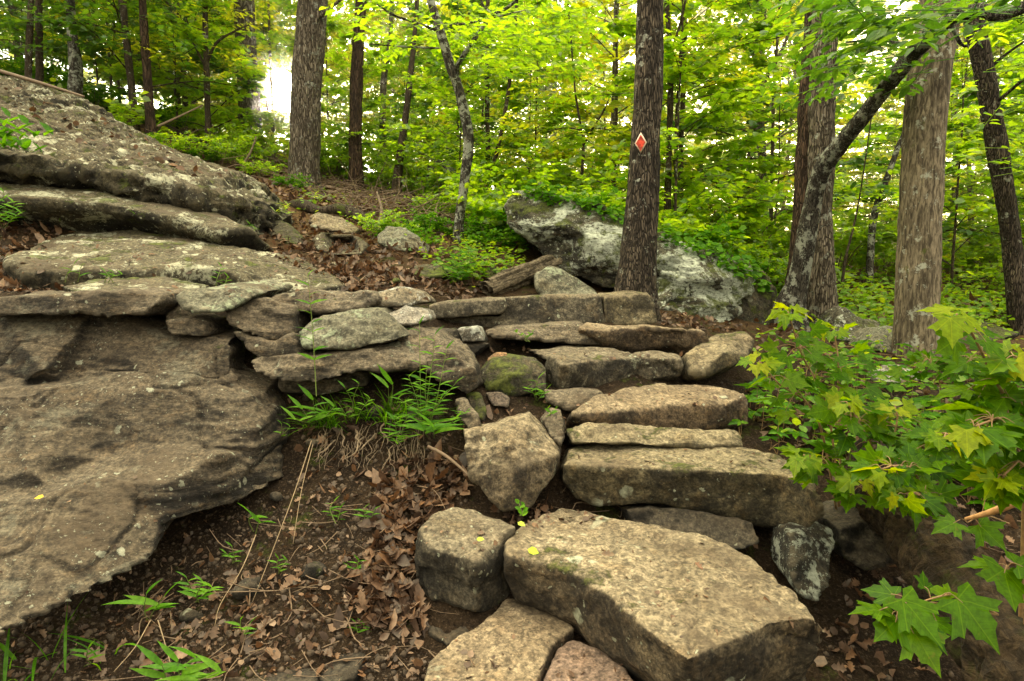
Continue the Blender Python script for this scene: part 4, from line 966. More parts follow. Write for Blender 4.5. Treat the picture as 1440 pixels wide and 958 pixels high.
trunk_tree('tree', 'dark trunk curving away near the right edge', [(1432, 470, 7), (1428, 400, 7), (1420, 320, 7), (1404, 220, 7), (1392, 150, 7), (1382, 90, 7), (1368, 20, 7), (1362, -50, 7)], [27, 24, 23, 25, 23, 22, 21, 20], B_dark, 26, .01, .3,
           branches=[([(1400, 146, 7), (1418, 130, 6.8), (1440, 112, 6.6), (1470, 95, 6.4)], [5, 4, 3.5, 2]), ([(1388, 100, 7), (1410, 80, 6.9), (1445, 55, 6.7)], [5, 4, 3])], leafmat=L_sun, crown=[(1340, 1470, 30, 250, 6.2, 7.6, 60, .10)])
trunk_tree('tree', 'slender speckled trunk in the gap left of the smooth grey trunk', [(1222, 448, 9), (1223, 380, 9), (1228, 310, 9), (1243, 262, 9), (1262, 210, 9), (1285, 150, 9)], [12, 9.5, 8.5, 7.5, 6, 4], B_lich, 12, .005, .3)
trunk_tree('tree', 'thin golden trunk on the sunny floor right of the smooth trunk', [(1368, 400, 14), (1366, 320, 14), (1364, 270, 14), (1360, 150, 14), (1356, -30, 14)], [9, 7, 6, 5, 4], B_grey, 8, 0, .2)
trunk_tree('tree', 'thin pair member rising on the sunny floor beside the golden trunk', [(1335, 410, 15), (1338, 330, 15), (1343, 240, 15), (1345, -30, 15)], [10, 8, 6, 5], B_grey, 8, 0, .2)
trunk_tree('tree', 'bare thin sapling in the gap right of the twin trunks', [(1180, 440, 8), (1188, 370, 8), (1200, 320, 8), (1210, 270, 8)], [5, 4, 3, 2], B_thin, 8, 0, .2, leafmat=L_sun, crown=[(1170, 1260, 230, 330, 7.5, 8.6, 25, .09)])

# --- understory and forest trees: a few grown, then copied through the wood
def grow(seed, Ht, r0, leaf, nb, spread, first, nspr, tpl=LEAF_WIDE, flat=.2, twigs=5):
    r = np.random.RandomState(seed)
    n = 8
    zz_ = np.linspace(0, Ht, n)
    wob = np.cumsum(r.normal(0, .035 * Ht / n, (n, 2)), 0)
    pts = np.stack([wob[:, 0] - wob[0, 0], wob[:, 1] - wob[0, 1], zz_ - .2], -1)
    rad = r0 * (1 - .82 * zz_ / Ht)
    G = Geo(); s = tube(G, pts, rad, 24, 8, 0, seed, .3)
    C = Geo()
    for k in range(nb):
        t = first + (1 - first) * (k + r.uniform(0, .8)) / nb
        j = min(int(t * 23), 23)
        o, ro = s[j, :3], s[j, 3]
        az = k * 2.4 + r.uniform(-.5, .5)
        ln = spread * (1 - .55 * ((t - first) / (1 - first)) ** 1.4) * r.uniform(.7, 1.2)
        d = np.array([math.cos(az), math.sin(az), r.uniform(.05, .6) + .3 * t])
        p1 = o + d * ln * .5; p2 = o + d * ln + np.array([0, 0, -.16 * ln])
        bs = tube(G, [o, p1, p2], [max(.003, ro * .45), ro * .25 + .002, .0025], 8, 5, cap=False)
        m = twigs
        tt = r.uniform(.25, 1, m)
        st = np.array([bs[int(a * 7), :3] for a in tt])
        dd = norm(np.array(d))[None] + r.normal(0, .75, (m, 3)) * np.array([1, 1, flat])
        dd[:, 2] *= .5
        l = np.clip(r.uniform(.35, .8, m) * ln * .6, .25, 1.5)
        for a, b, c in zip(st, norm(dd), l):
            tube(G, [a, a + b * c], [.004, .0015], 3, 3, cap=False)
        spray(C, r, st, dd, l, nspr, leaf, tpl)
    return G.mesh('trunk'), C.mesh('crown')

B_far = bark_mat('sunlit far bark', (.09, .065, .04), (.24, .18, .11), 1.0, .8)
PROTO = []
for k, (a, mats) in enumerate([((11, 4.2, .022, .105, 24, 1.4, .08, 15), L_sun), ((12, 5.5, .028, .11, 28, 1.6, .10, 15), L_yel), ((13, 3.2, .016, .10, 20, 1.2, .06, 15), L_sun), ((14, 6.5, .034, .115, 32, 1.9, .14, 15), L_deep),
                               ((15, 13.0, .085, .19, 48, 3.0, .05, 14), L_sun), ((16, 15.0, .10, .20, 52, 3.2, .05, 14), L_yel), ((17, 12.0, .07, .19, 48, 2.8, .04, 14), L_deep), ((18, 17.0, .11, .21, 58, 3.5, .06, 14), L_far)]):
    tm, cm = grow(*a, twigs=9 if k < 4 else 15)
    tm.materials.append(B_thin if k < 4 else B_far); cm.materials.append(mats)
    PROTO.append((tm, cm, a[1]))

def plant_tree(k, x, y, rz, sc, label, group):
    tm, cm, _ = PROTO[k]
    t = empty('sapling' if k < 4 else 'forest_tree', (x, y, float(H(x, y)[0])), label, 'tree', group)
    t.rotation_euler = (0, 0, rz); t.scale = (sc, sc, sc)
    obj_link('trunk', tm, t); obj_link('crown', sun_gap(cm, t), t)
    return t

def sun_gap(cm, t):
    """cuts leaves out round the sun direction, a gap added for the bright sun spot"""
    n = len(cm.vertices); v = np.empty(n * 3, np.float32); cm.vertices.foreach_get('co', v); v = v.reshape(-1, 3).astype(float)
    c, s = math.cos(t.rotation_euler.z), math.sin(t.rotation_euler.z); k = t.scale[0]
    w = np.stack([v[:, 0] * c - v[:, 1] * s, v[:, 0] * s + v[:, 1] * c, v[:, 2]], -1) * k + np.array(t.location)
    d = norm(w - EYE)
    ang = np.degrees(np.arccos(np.clip(d @ np.array(SUN), -1, 1)))
    bad = ang < 1.35 + .6 * fbm(d * 40, 2, 5)
    if not bad.any(): return cm
    f = np.empty(len(cm.loops), np.int32); cm.loops.foreach_get('vertex_index', f); f = f.reshape(-1, 4)
    leaf = f.min(1) // 6
    kill = np.unique(np.nonzero(bad)[0] // 6)  # leaves removed so the low sun shows as a round spot
    me = mesh_np('crown', v, f[~np.isin(leaf, kill)])
    for m in cm.materials: me.materials.append(m)
    return me

def obj_link(name, me, parent):
    o = bpy.data.objects.new(name, me); COL.objects.link(o); o.parent = parent
    return o

r = np.random.RandomState(21)
SAP = ['bushy young tree with layered green leaves in the lit understory', 'slender young tree with yellow green leaves in the lit understory', 'small leafy sapling low in the lit understory', 'darker green young tree in the understory']
FOR = ['tall leafy forest tree glowing green far behind the boulders', 'tall yellow green forest tree far behind the boulders', 'shady green forest tree far behind the boulders', 'tallest pale green forest tree at the back of the wood']
placed = []
def try_place(k, px, Y, rad, sc, labs, grp):
    x = (px - W0 / 2) / FPX * Y
    for (a, b, c) in placed:
        if math.hypot(x - a, Y - b) < min(rad, c): return False
    # leave the line to the low sun open
    if abs(px - 402) < 9: return False
    placed.append((x, Y, rad))
    plant_tree(k, x, Y, r.uniform(0, 6.28), sc, labs[k % 4], grp)
    return True
n_ok = 0
for i in range(900):
    px = r.uniform(-120, 1560); Y = r.uniform(7.9, 20)
    k = int(r.choice([0, 1, 2, 3], p=[.33, .27, .22, .18]))
    if px < 300 and r.rand() < .5: k = 3
    if px < 640 and Y < 10.5: continue
    if 640 < px < 720 and Y < 9: continue
    if 1040 < px < 1440 and Y < 9.5: continue
    n_ok += try_place(k, px, Y, 1.1, r.uniform(.8, 1.25), SAP, 'young trees in the lit understory')
    if n_ok >= 72: break
n_ok = 0
for i in range(600):
    px = r.uniform(-200, 1640); Y = r.uniform(16, 44)
    k = 4 + int(r.choice([0, 1, 2, 3], p=[.3, .3, .15, .25]))
    n_ok += try_place(k, px, Y, 2.4, r.uniform(.8, 1.15), FOR, 'tall trees far behind the boulders')
    if n_ok >= 40: break
# --- the far wood: one mass of leaves where no single tree can be told
G = Geo()
N = 19000
az = r.uniform(-1.05, 1.05, N); dd_ = r.uniform(46, 66, N)
x, y = dd_ * np.sin(az), dd_ * np.cos(az)
zb = H(x, y); z = zb + 19 * r.uniform(0, 1, N) ** 1.25
q = np.stack([x, y, z], -1)
keep = fbm(q * .22, 3, 77) > -.16 + .012 * (z - zb)
ds = norm(q - EYE) @ np.array(SUN)
keep &= ds < math.cos(math.radians(1.5))
q = q[keep]
ld = r.normal(size=q.shape); nor = np.array([0, -.3, 1.0]) + r.normal(0, .6, q.shape)
leaves(G, LEAF_WIDE, q, ld, nor, r.uniform(.3, .62, len(q)), .1, r)
tag(obj('far_wood', G.mesh('far_wood'), L_far), kind='stuff', label='hazy far wood closing the view behind the trees', cat='woodland')
HAZE = .016
# ------------------------------------------------------------------ shrubs, herbs, litter
r4 = np.random.RandomState(5)
def poly_pts(poly, n, r=r4):
    p = np.array(poly, float); lo, hi = p.min(0), p.max(0)
    out = []
    while len(out) < n:
        q = r.uniform(lo, hi, (n * 2, 2))
        ins = np.zeros(len(q), bool)
        for a, b in zip(p, np.roll(p, -1, 0)):
            c = (a[1] > q[:, 1]) != (b[1] > q[:, 1])
            xi = (b[0] - a[0]) * (q[:, 1] - a[1]) / (b[1] - a[1] + 1e-9) + a[0]
            ins ^= c & (q[:, 0] < xi)
        out += list(q[ins])
    return np.array(out[:n])
def on_ground(poly, n, r=r4, tmax=60):
    q = poly_pts(poly, n, r); return ground(q[:, 0], q[:, 1], tmax)

L_herb = leaf_mat('herb leaf', [(.045, .15, .006), (.085, .23, .008), (.14, .30, .012)], .45, gloss=.012)
L_maple = leaf_mat('maple leaf', [(.030, .095, .001), (.058, .148, .0012), (.105, .205, .0016)], .56, tcol=(2.3, 1.8, .3), gloss=.008, rough=.35, veins=(.02, 42, 100))
L_young = leaf_mat('young bright maple leaf', [(.085, .185, .001), (.15, .235, .0015), (.23, .27, .002)], .5, tcol=(2.1, 1.75, .3), veins=(.02, 42, 100), gloss=.010, rough=.4)
L_creep = leaf_mat('creeper leaf', [(.032, .11, .002), (.056, .165, .003), (.10, .22, .004)], .4, gloss=.012, rough=.4, veins=(0., 40))
L_dead = leaf_mat('dead oak leaf', [(.050, .030, .022), (.085, .052, .036), (.13, .078, .050), (.15, .075, .035), (.26, .17, .11)], .10, tcol=(1.2, .8, .4), gloss=.03)
L_ground = leaf_mat('low herb leaf', [(.10, .24, .012), (.20, .36, .016), (.34, .44, .022)], .5, gloss=.03, clump=.4, clumpcol=(.04, .12, .01))
M_stem = plain_mat('green stem', (.16, .22, .04))
M_red = plain_mat('reddish stem', (.22, .13, .05))
M_root = plain_mat('pale dry root', (.17, .12, .072), var=.5)
M_twig = plain_mat('dry twig', (.16, .105, .06))
M_dry = plain_mat('dry grass stalk', (.25, .175, .095))

# shrubs
def grow_shrub(seed, ht, wd, leaf, nst, tpl, twig=5, nl=13):
    r = np.random.RandomState(seed); G, C = Geo(), Geo()
    for k in range(nst):
        az = k * 2.4 + r.uniform(-.4, .4); rr = wd * r.uniform(.2, 1)
        o = np.array([math.cos(az) * .06, math.sin(az) * .06, -.05])
        e = np.array([math.cos(az) * rr, math.sin(az) * rr, ht * r.uniform(.55, 1.05) * (1 - .3 * rr / wd)])
        s = tube(G, [o, (o + e) / 2 + np.array([0, 0, .12 * ht]), e], [.009, .006, .002], 8, 5, cap=False)
        st = s[r.randint(3, 8, twig), :3]
        dr = e[None] * np.array([1, 1, .15]) + r.normal(0, .5, (twig, 3)) * np.array([1, 1, .25]) * wd
        spray(C, r, st, dr, r.uniform(.2, .5, twig) * wd, nl, leaf, tpl, .45)
    return G.mesh('stem'), C.mesh('foliage')
SHR = []
for k, (a, m) in enumerate([((31, .8, .75, .075, 16, LEAF_WIDE), L_sun), ((32, .55, .6, .065, 14, LEAF_WIDE), L_herb), ((33, 1.1, .9, .085, 18, LEAF_WIDE), L_sun)]):
    sm_, cm_ = grow_shrub(*a, twig=8, nl=14); sm_.materials.append(M_twig); cm_.materials.append(m); SHR.append((sm_, cm_))
SHL = ['leafy green shrub in the undergrowth beyond the rocks', 'low dark green shrub in the undergrowth beyond the rocks', 'taller bright green shrub in the undergrowth beyond the rocks']
def shrub(k, c, rz, sc, label=None, group='shrubs in the undergrowth'):
    t = empty('shrub', c, label or SHL[k], 'shrub', group if not label else None)
    t.rotation_euler = (0, 0, rz); t.scale = (sc, sc, sc)
    obj_link('stem', SHR[k][0], t); obj_link('foliage', SHR[k][1], t)
for poly, n, ks, sa, sb in (([(715, 288), (860, 296), (1000, 345), (1090, 385), (1090, 375), (1000, 330), (870, 280), (740, 260)], 0, (0,), 1, 1),):
    pass
def shrubs_at(lst, k0):
    for i, (px, Y, k, sc) in enumerate(lst):
        x = (px - 720) / FPX * Y
        shrub(k, (x, Y, float(H(x, Y)[0]) - .03), i * 1.7, sc)
shrubs_at([(700, 8.1, 0, .9), (735, 7.7, 2, 1.0), (770, 7.55, 0, 1.05), (800, 7.5, 1, 1.5), (835, 7.5, 0, 1.1), (870, 7.6, 2, .9), (905, 7.5, 0, 1.05), (940, 7.45, 1, 1.4), (965, 7.5, 0, 1.0), (1000, 7.6, 0, .8), (1035, 7.5, 1, .9), (1070, 7.4, 0, .75),
           (720, 9.2, 0, 1.3), (800, 9.4, 2, 1.3), (880, 9.2, 0, 1.3), (960, 9.3, 2, 1.2), (1040, 9.4, 0, 1.3), (1100, 9.8, 0, 1.2), (1170, 10.5, 2, 1.1), (1240, 11, 0, 1.0), (1400, 11.5, 0, 1.0), (1460, 9, 0, 1.0), (1320, 12.5, 2, .9),
           (640, 10.5, 0, 1.0), (600, 11, 2, 1.0), (560, 12, 0, 1.0), (520, 12.5, 2, 1.0), (470, 12, 2, .9), (390, 12.5, 2, .7), (330, 12, 2, .8), (280, 12.5, 0, .8), (240, 11.5, 1, .9), (150, 11.3, 1, .9), (90, 11.5, 1, 1.0), (20, 11.2, 1, 1.1), (-40, 11, 1, 1.1),
           (660, 7.4, 1, .6), (690, 7.0, 1, .6), (620, 8.3, 0, .55), (415, 9.0, 1, .4), (600, 7.2, 1, .5), (560, 6.5, 1, .38), (592, 6.3, 1, .34), (545, 6.55, 2, .3),
           (20, 10.2, 1, .6), (75, 9.9, 0, .5), (130, 9.7, 1, .55), (165, 9.8, 0, .5), (215, 9.7, 1, .5), (255, 9.6, 0, .5), (300, 9.8, 1, .45), (325, 9.9, 2, .5), (370, 9.7, 0, .4), (-20, 10, 0, .6), (350, 11, 2, .6)], 0)

# ground cover: low leaves nobody could count
G = Geo()
for poly, n, s in (([(1050, 400), (1440, 380), (1440, 470), (1330, 480), (1180, 480), (1080, 450)], 5200, .07), ([(700, 310), (1080, 360), (1080, 400), (900, 330), (720, 330)], 1800, .07), ([(420, 262), (720, 300), (720, 400), (640, 410), (560, 350), (420, 300)], 900, .045),
                   ([(0, 262), (100, 270), (100, 310), (0, 320)], 350, .05), ([(640, 300), (740, 300), (740, 400), (650, 400)], 900, .05), ([(1060, 470), (1440, 480), (1440, 700), (1200, 690), (1060, 600)], 900, .05), ([(720, 300), (1440, 330), (1440, 380), (900, 370)], 2500, .10), ([(0, 90), (420, 200), (560, 270), (420, 262), (0, 110)], 900, .07)):
    p = on_ground(poly, n); m = len(p)
    p[:, 2] += r4.uniform(.015, .16, m) * (s / .05)
    leaves(G, LEAF_WIDE, p, r4.normal(size=(m, 3)) * np.array([1, 1, .2]), np.array([0, -.15, 1]) + r4.normal(0, .4, (m, 3)), s * r4.uniform(.6, 1.4, m), .1, r4)
tag(obj('ground_cover', G.mesh('ground_cover'), L_ground), kind='stuff', label='low green herbs and seedlings covering the forest floor', cat='ground cover')

# dead leaves
G = Geo()
for poly, n, a, b in (([(540, 650), (655, 640), (660, 700), (625, 715), (590, 745), (582, 830), (600, 870), (540, 890), (500, 850), (520, 760)], 620, .035, .075), ([(180, 850), (560, 760), (600, 900), (590, 958), (200, 958)], 520, .012, .05), ([(0, 900), (220, 740), (400, 690), (560, 720), (560, 860), (300, 958), (0, 958)], 420, .01, .035), ([(280, 300), (480, 300), (640, 400), (480, 410), (420, 350)], 900, .03, .07), ([(300, 210), (480, 240), (640, 290), (640, 320), (400, 290)], 1100, .05, .10), ([(400, 560), (640, 580), (640, 720), (420, 720)], 160, .025, .05),
                      ([(450, 380), (700, 385), (680, 425), (480, 412)], 420, .03, .06), ([(0, 296), (110, 320), (60, 350), (100, 410), (0, 418)], 420, .03, .065), ([(280, 325), (400, 330), (540, 350), (540, 400), (480, 395)], 420, .03, .06), ([(400, 275), (720, 300), (720, 400), (540, 350)], 900, .035, .075),
                      ([(1060, 450), (1440, 490), (1440, 700), (1200, 690), (1060, 600)], 900, .035, .075), ([(920, 430), (1060, 465), (1000, 468), (930, 458)], 150, .03, .06), ([(700, 712), (790, 712), (740, 745), (705, 735)], 50, .02, .05), ([(880, 715), (1070, 735), (1060, 775), (900, 735)], 60, .02, .045),
                      ([(640, 590), (800, 560), (800, 640), (650, 612)], 90, .02, .045), ([(690, 485), (770, 490), (770, 505), (690, 512)], 25, .02, .04), ([(1080, 380), (1440, 330), (1440, 470), (1100, 470)], 2600, .08, .16), ([(0, 90), (420, 200), (640, 270), (420, 290), (0, 110)], 900, .06, .11), ([(1180, 720), (1440, 720), (1440, 958), (1160, 958)], 220, .03, .06)):
    p = on_ground(poly, n); m = len(p)
    p[:, 2] += r4.uniform(.004, .022, m)
    ld_ = r4.normal(size=(m, 3)) * np.array([1, 1, .3]); no_ = np.array([0, 0, 1]) + r4.normal(0, .45, (m, 3)); s_ = a + (b - a) * r4.uniform(0, 1, m) ** 1.5
    h_ = r4.rand(m) < .42
    leaves(G, OAK, p[h_], ld_[h_], no_[h_], s_[h_] * 1.15, .45, r4)
    leaves(G, LEAF_WIDE, p[~h_], ld_[~h_], no_[~h_], s_[~h_], .7, r4)
tag(obj('leaf_litter', G.mesh('leaf_litter'), L_dead), kind='stuff', label='brown dead oak leaves lying over the earth and between the rocks', cat='leaf litter')

def on_built(poly, n):
    q = poly_pts(poly, n); d = ray(q[:, 0], q[:, 1]); d /= np.linalg.norm(d, axis=1)[:, None]
    dg = bpy.context.evaluated_depsgraph_get(); P_, N_ = [], []
    for v in d:
        ok, loc, nr, _, ob, _ = scene.ray_cast(dg, Vector(EYE), Vector(v))
        if ok and nr.z > .35 and ob.name.split('.')[0] in ('step_stone', 'slab_rock', 'stone', 'ledge_rock', 'flat_stone', 'filler_stone', 'capstone', 'boulder', 'ground'):
            P_.append(loc[:]); N_.append(nr[:])
    return np.array(P_), np.array(N_)
G = Geo()
for poly, n, a, b in (([(0, 105), (250, 215), (350, 255), (350, 262), (200, 235), (0, 165)], 220, .03, .09), ([(330, 330), (480, 385), (500, 405), (400, 370)], 120, .02, .06), ([(705, 735), (800, 715), (870, 730), (760, 745)], 40, .012, .04), ([(740, 730), (1000, 760), (1140, 870), (960, 915), (760, 790)], 46, .006, .022),
                      ([(800, 625), (1100, 640), (1130, 665), (800, 650)], 46, .006, .03), ([(800, 555), (1050, 545), (1050, 570), (800, 583)], 40, .006, .03), ([(770, 495), (960, 493), (960, 507), (790, 512)], 34, .006, .03), ([(590, 740), (720, 740), (690, 780), (600, 770)], 30, .006, .03), ([(600, 890), (880, 900), (900, 958), (600, 958)], 60, .006, .03), ([(0, 640), (300, 640), (220, 740), (0, 860)], 30, .006, .02), ([(20, 325), (460, 365), (470, 405), (20, 385)], 130, .01, .05), ([(230, 402), (600, 405), (600, 425), (240, 415)], 60, .01, .045)):
    p, nn_ = on_built(poly, n)
    if not len(p): continue
    m = len(p)
    leaves(G, LEAF_WIDE, p + nn_ * .004, r4.normal(size=(m, 3)) * np.array([1, 1, .2]), nn_ + r4.normal(0, .3, (m, 3)), a + (b - a) * r4.uniform(0, 1, m) ** 2, .5, r4)
tag(obj('leaf_crumbs', G.mesh('leaf_crumbs'), L_dead), kind='stuff', label='bits of dead leaf lying on the step treads and slabs', cat='leaf litter')

G = Geo()
for poly, n in (([(725, 262), (800, 272), (880, 300), (880, 322), (800, 292), (735, 284)], 330), ([(885, 312), (960, 332), (1060, 376), (1090, 420), (1060, 410), (1000, 368), (900, 334)], 420)):
    p, nn_ = on_built(poly, n)
    if not len(p): continue
    m = len(p); p = p + np.array([0, 0, 1]) * r4.uniform(.01, .11, (m, 1))
    leaves(G, LEAF_WIDE, p, r4.normal(size=(m, 3)) * np.array([1, 1, .2]) + np.array([0, -.5, -.3]), np.array([0, -.3, 1]) + r4.normal(0, .35, (m, 3)), .075 * r4.uniform(.6, 1.3, m), .1, r4)
tag(obj('boulder_herbs', G.mesh('boulder_herbs'), L_herb), kind='stuff', label='small green herbs rooted along the top of the lichen boulders', cat='ground cover')

# crumbs of soil and grit
G = Geo()
ic = bmesh.new(); bmesh.ops.create_icosphere(ic, subdivisions=1, radius=1); iv = np.array([v.co[:] for v in ic.verts]); ic.verts.index_update()
if_ = np.array([[v.index for v in f.verts] for f in ic.faces]); ic.free()
p = np.vstack([on_ground([(0, 900), (220, 740), (400, 690), (420, 560), (640, 580), (660, 720), (600, 860), (600, 958), (0, 958)], 4800), on_ground([(640, 500), (1070, 500), (1070, 780), (700, 740)], 700), on_ground([(1060, 600), (1440, 600), (1440, 958), (1160, 958)], 500)])
m = len(p); sz = .002 + .012 * r4.uniform(0, 1, m) ** 5
v = p[:, None] + sz[:, None, None] * iv[None] * r4.uniform(.6, 1.35, (m, 12, 3))
G.add(v.reshape(-1, 3), (if_[None] + (np.arange(m) * 12)[:, None, None]).reshape(-1, 3))
tag(obj('soil_crumbs', G.mesh('soil_crumbs', smooth=False), plain_mat('soil crumb', (.065, .045, .028), .95, .6)), kind='stuff', label='crumbs of earth and grit on the bare bank', cat='soil')

# twigs strewn about, brush on the slope, roots hanging from the bank
def twigs(name, label, pts, lmin, lmax, rad, mat, up=.15, cat='twigs'):
    G = Geo()
    for p in pts:
        d = norm(r4.normal(size=3) * np.array([1, 1, up])); l = r4.uniform(lmin, lmax)
        b = p + d * l * .5 + r4.normal(0, .08, 3) * l; e = p + d * l + r4.normal(0, .082, 3) * l
        q = rad * r4.uniform(.5, 1.3)
        tube(G, [p, b, e], [q, q * .8, q * .35], 6, 4, cap=False)
    tag(obj(name, G.mesh(name), mat), kind='stuff', label=label, cat=cat)
p = np.vstack([on_ground([(200, 800), (640, 640), (600, 958), (200, 958)], 150), on_ground([(450, 380), (700, 385), (680, 425), (480, 412)], 60), on_ground([(1060, 470), (1440, 490), (1440, 900), (1200, 690)], 150), on_ground([(640, 590), (1060, 700), (900, 735), (700, 715)], 40)])
p[:, 2] += .012
twigs('twig_litter', 'thin dry twigs scattered over the ground', p, .05, .22, .0025, M_twig)
p = np.vstack([on_ground([(420, 255), (720, 300), (720, 345), (500, 310)], 620), on_ground([(240, 190), (420, 225), (420, 262), (360, 262), (240, 205)], 120)])
p[:, 2] += r4.uniform(0, .18, len(p))
twigs('brush', 'tangle of thin brown brushwood on the slope', p, .25, .8, .006, M_twig, .35, 'brushwood')
G = Geo()
for k in range(85):
    px = r4.choice([r4.uniform(448, 530), r4.uniform(530, 610)]); py = r4.uniform(596, 640)
    a = ground([px], [py])[0] + np.array([0, -.02, .02])
    l = .05 + .33 * r4.uniform(0, 1) ** 1.6; q = r4.uniform(.0006, .0019) if k % 11 else r4.uniform(.003, .0055)
    pts = [a]
    for j in range(5):
        pts.append(pts[-1] + np.array([r4.normal(0, .013), -.018 - .03 * r4.rand() * (j < 2), -l / 5 * r4.uniform(.6, 1.3)]))
    tube(G, pts, [q, q, q * r4.uniform(.7, 1.4), q * .8, q * .6, q * .25], 18, 5, cap=False)
tag(obj('hanging_roots', G.mesh('hanging_roots'), M_root), kind='stuff', label='pale roots and dry fibres hanging from the bank below the grass tufts', cat='roots')

# ------------------------------------------------------------------ plants close by
RIGHT = np.array([1.0, 0, 0])
def scr_dir(deg, tilt=.45):
    """direction on a leaf plane that faces up and a little to the path: 0 = right, 90 = downhill to the viewer, 180 = left"""
    a = math.radians(deg); dn = norm(np.array([0, -1.0, -.55]))
    return RIGHT * math.cos(a) + dn * math.sin(a)
LN = norm(np.array([0, -.45, 1.0]))

def leaf_plant(name, label, base, tops, leafs, mat, stem_mat, tpl=MAPLE, cat='plant', group=None, young=None, ymat=None, rs=.004, tilt=.3, seed=1, petiole=True):
    """tops: picture points the stems reach; leafs: (px, py, depth, angle, size m) of each blade's foot"""
    r = np.random.RandomState(seed)
    base = np.asarray(base, float)
    root = empty(name, base, label, cat, group)
    G, C = Geo(), Geo()
    nodes = []
    for st in tops:
        q = np.vstack([base - np.array([0, 0, .04]), wpts(st)])
        s = tube(G, q, np.linspace(rs, rs * .45, len(q)), 20, 6)
        nodes.append(s[4:, :3])
    nodes = np.vstack(nodes)
    cen, ld, nor, sz = [], [], [], []
    for px, py, Y, a, s in leafs:
        c = P(px, py, Y); d = scr_dir(a)
        cen.append(c); ld.append(d + r.normal(0, .12, 3)); nor.append(LN + r.normal(0, tilt, 3)); sz.append(s)
        if petiole:
            j = np.argmin(np.linalg.norm(nodes - (c - d * s * .3), axis=1))
            mid = (nodes[j] + c) / 2 + np.array([0, 0, .012])
            tube(G, [nodes[j], mid, c + d * s * .12], [.0018, .0014, .001], 6, 4, cap=False)
    obj('stem', G.mesh('stem', base), stem_mat, root)
    leaves(C, tpl, cen, ld, nor, sz, .22, r)
    obj('foliage', C.mesh('foliage', base), mat, root)
    if young:
        Yg = Geo()
        cen = [P(px, py, Y) for px, py, Y, a, s in young]
        leaves(Yg, tpl, cen, [scr_dir(a) + np.array([0, 0, -.35]) + r.normal(0, .15, 3) for _, _, _, a, s in young], LN + r.normal(0, tilt, (len(young), 3)), [y[4] for y in young], .15, r)
        o = obj('young_leaves', Yg.mesh('young_leaves', base), ymat or L_young, root); o['label'] = 'fresh yellow leaves at the shoot tips'
        for px, py, Y, a, s in young:
            c = P(px, py, Y)
    return root

def whorl(px, py, Y, n, size, r, spread=24, a0=None):
    """blades standing round one shoot"""
    out = []
    a0 = r.uniform(0, 360) if a0 is None else a0
    for k in range(n):
        a = a0 + 360 * k / n + r.uniform(-18, 18)
        rad = math.radians(a)
        out.append((px + spread * math.cos(rad) * r.uniform(.5, 1.2), py + spread * .42 * math.sin(rad) * r.uniform(.5, 1.2), Y - .04 * math.sin(rad), a, size * r.uniform(.75, 1.15)))
    return out

r5 = np.random.RandomState(12)
def maple(label, bpx, bpy, bY, stems, size, seed, ny=1):
    b = P(bpx, bpy, bY); b[2] = H(b[0], b[1])[0]
    lf, yg, tops = [], [], []
    for st, nn in stems:
        tops.append(st)
        q = spline(np.array(st, float), 12)
        nn = nn + 1
        for k in range(nn):
            t = 1 - k / max(nn, 1) * .85
            j = int(t * 11)
            w = whorl(q[j][0], q[j][1], q[j][2], r5.randint(4, 8), size * (1.0 if k else .8), r5, 16 + 9 * k)
            if k == 0 and ny: yg += w
            else: lf += w
    return leaf_plant('maple_seedling', label, b, tops, lf, L_maple, M_red, young=yg, cat='young tree', rs=.006, seed=seed, tilt=.42)

maple('sunlit maple seedling with drooping yellow tips beside the rounded end stone', 1190, 660, 2.75, [([(1165, 580, 2.7), (1128, 500, 2.65), (1108, 438, 2.6)], 4), ([(1150, 590, 2.65), (1095, 540, 2.55), (1068, 508, 2.5)], 3), ([(1180, 570, 2.75), (1178, 500, 2.75), (1172, 462, 2.75)], 3)], .082, 1)
maple('maple seedling with broad leaves in front of the white topped stone', 1238, 632, 2.95, [([(1230, 640, 2.4), (1205, 590, 2.38), (1190, 565, 2.36)], 4), ([(1250, 640, 2.4), (1262, 590, 2.4), (1258, 570, 2.4)], 3), ([(1200, 680, 2.4), (1160, 650, 2.35), (1130, 640, 2.3)], 3), ([(1225, 700, 2.3), (1208, 672, 2.25)], 2)], .086, 2)
maple('low maple seedling with pale tips over the fallen log', 1335, 655, 2.75, [([(1290, 670, 2.15), (1262, 655, 2.1), (1240, 660, 2.05)], 3), ([(1320, 650, 2.2), (1330, 610, 2.2)], 3), ([(1300, 700, 2.05), (1270, 695, 2.0)], 2)], .082, 3)
maple('tall maple seedling with large pale leaves cut by the right frame edge', 1460, 760, 1.75, [([(1440, 640, 1.72), (1400, 540, 1.7), (1368, 470, 1.68), (1345, 442, 1.66)], 4), ([(1440, 620, 1.65), (1410, 590, 1.6), (1370, 600, 1.56)], 4), ([(1450, 600, 1.7), (1438, 540, 1.66), (1425, 500, 1.65)], 4), ([(1450, 680, 1.6), (1410, 670, 1.55)], 3)], .092, 4)
maple('small maple seedling at the foot of the smooth grey trunk', 1330, 560, 3.6, [([(1320, 530, 3.55), (1305, 505, 3.5)], 3), ([(1345, 530, 3.55), (1365, 505, 3.5)], 3)], .08, 5, 0)
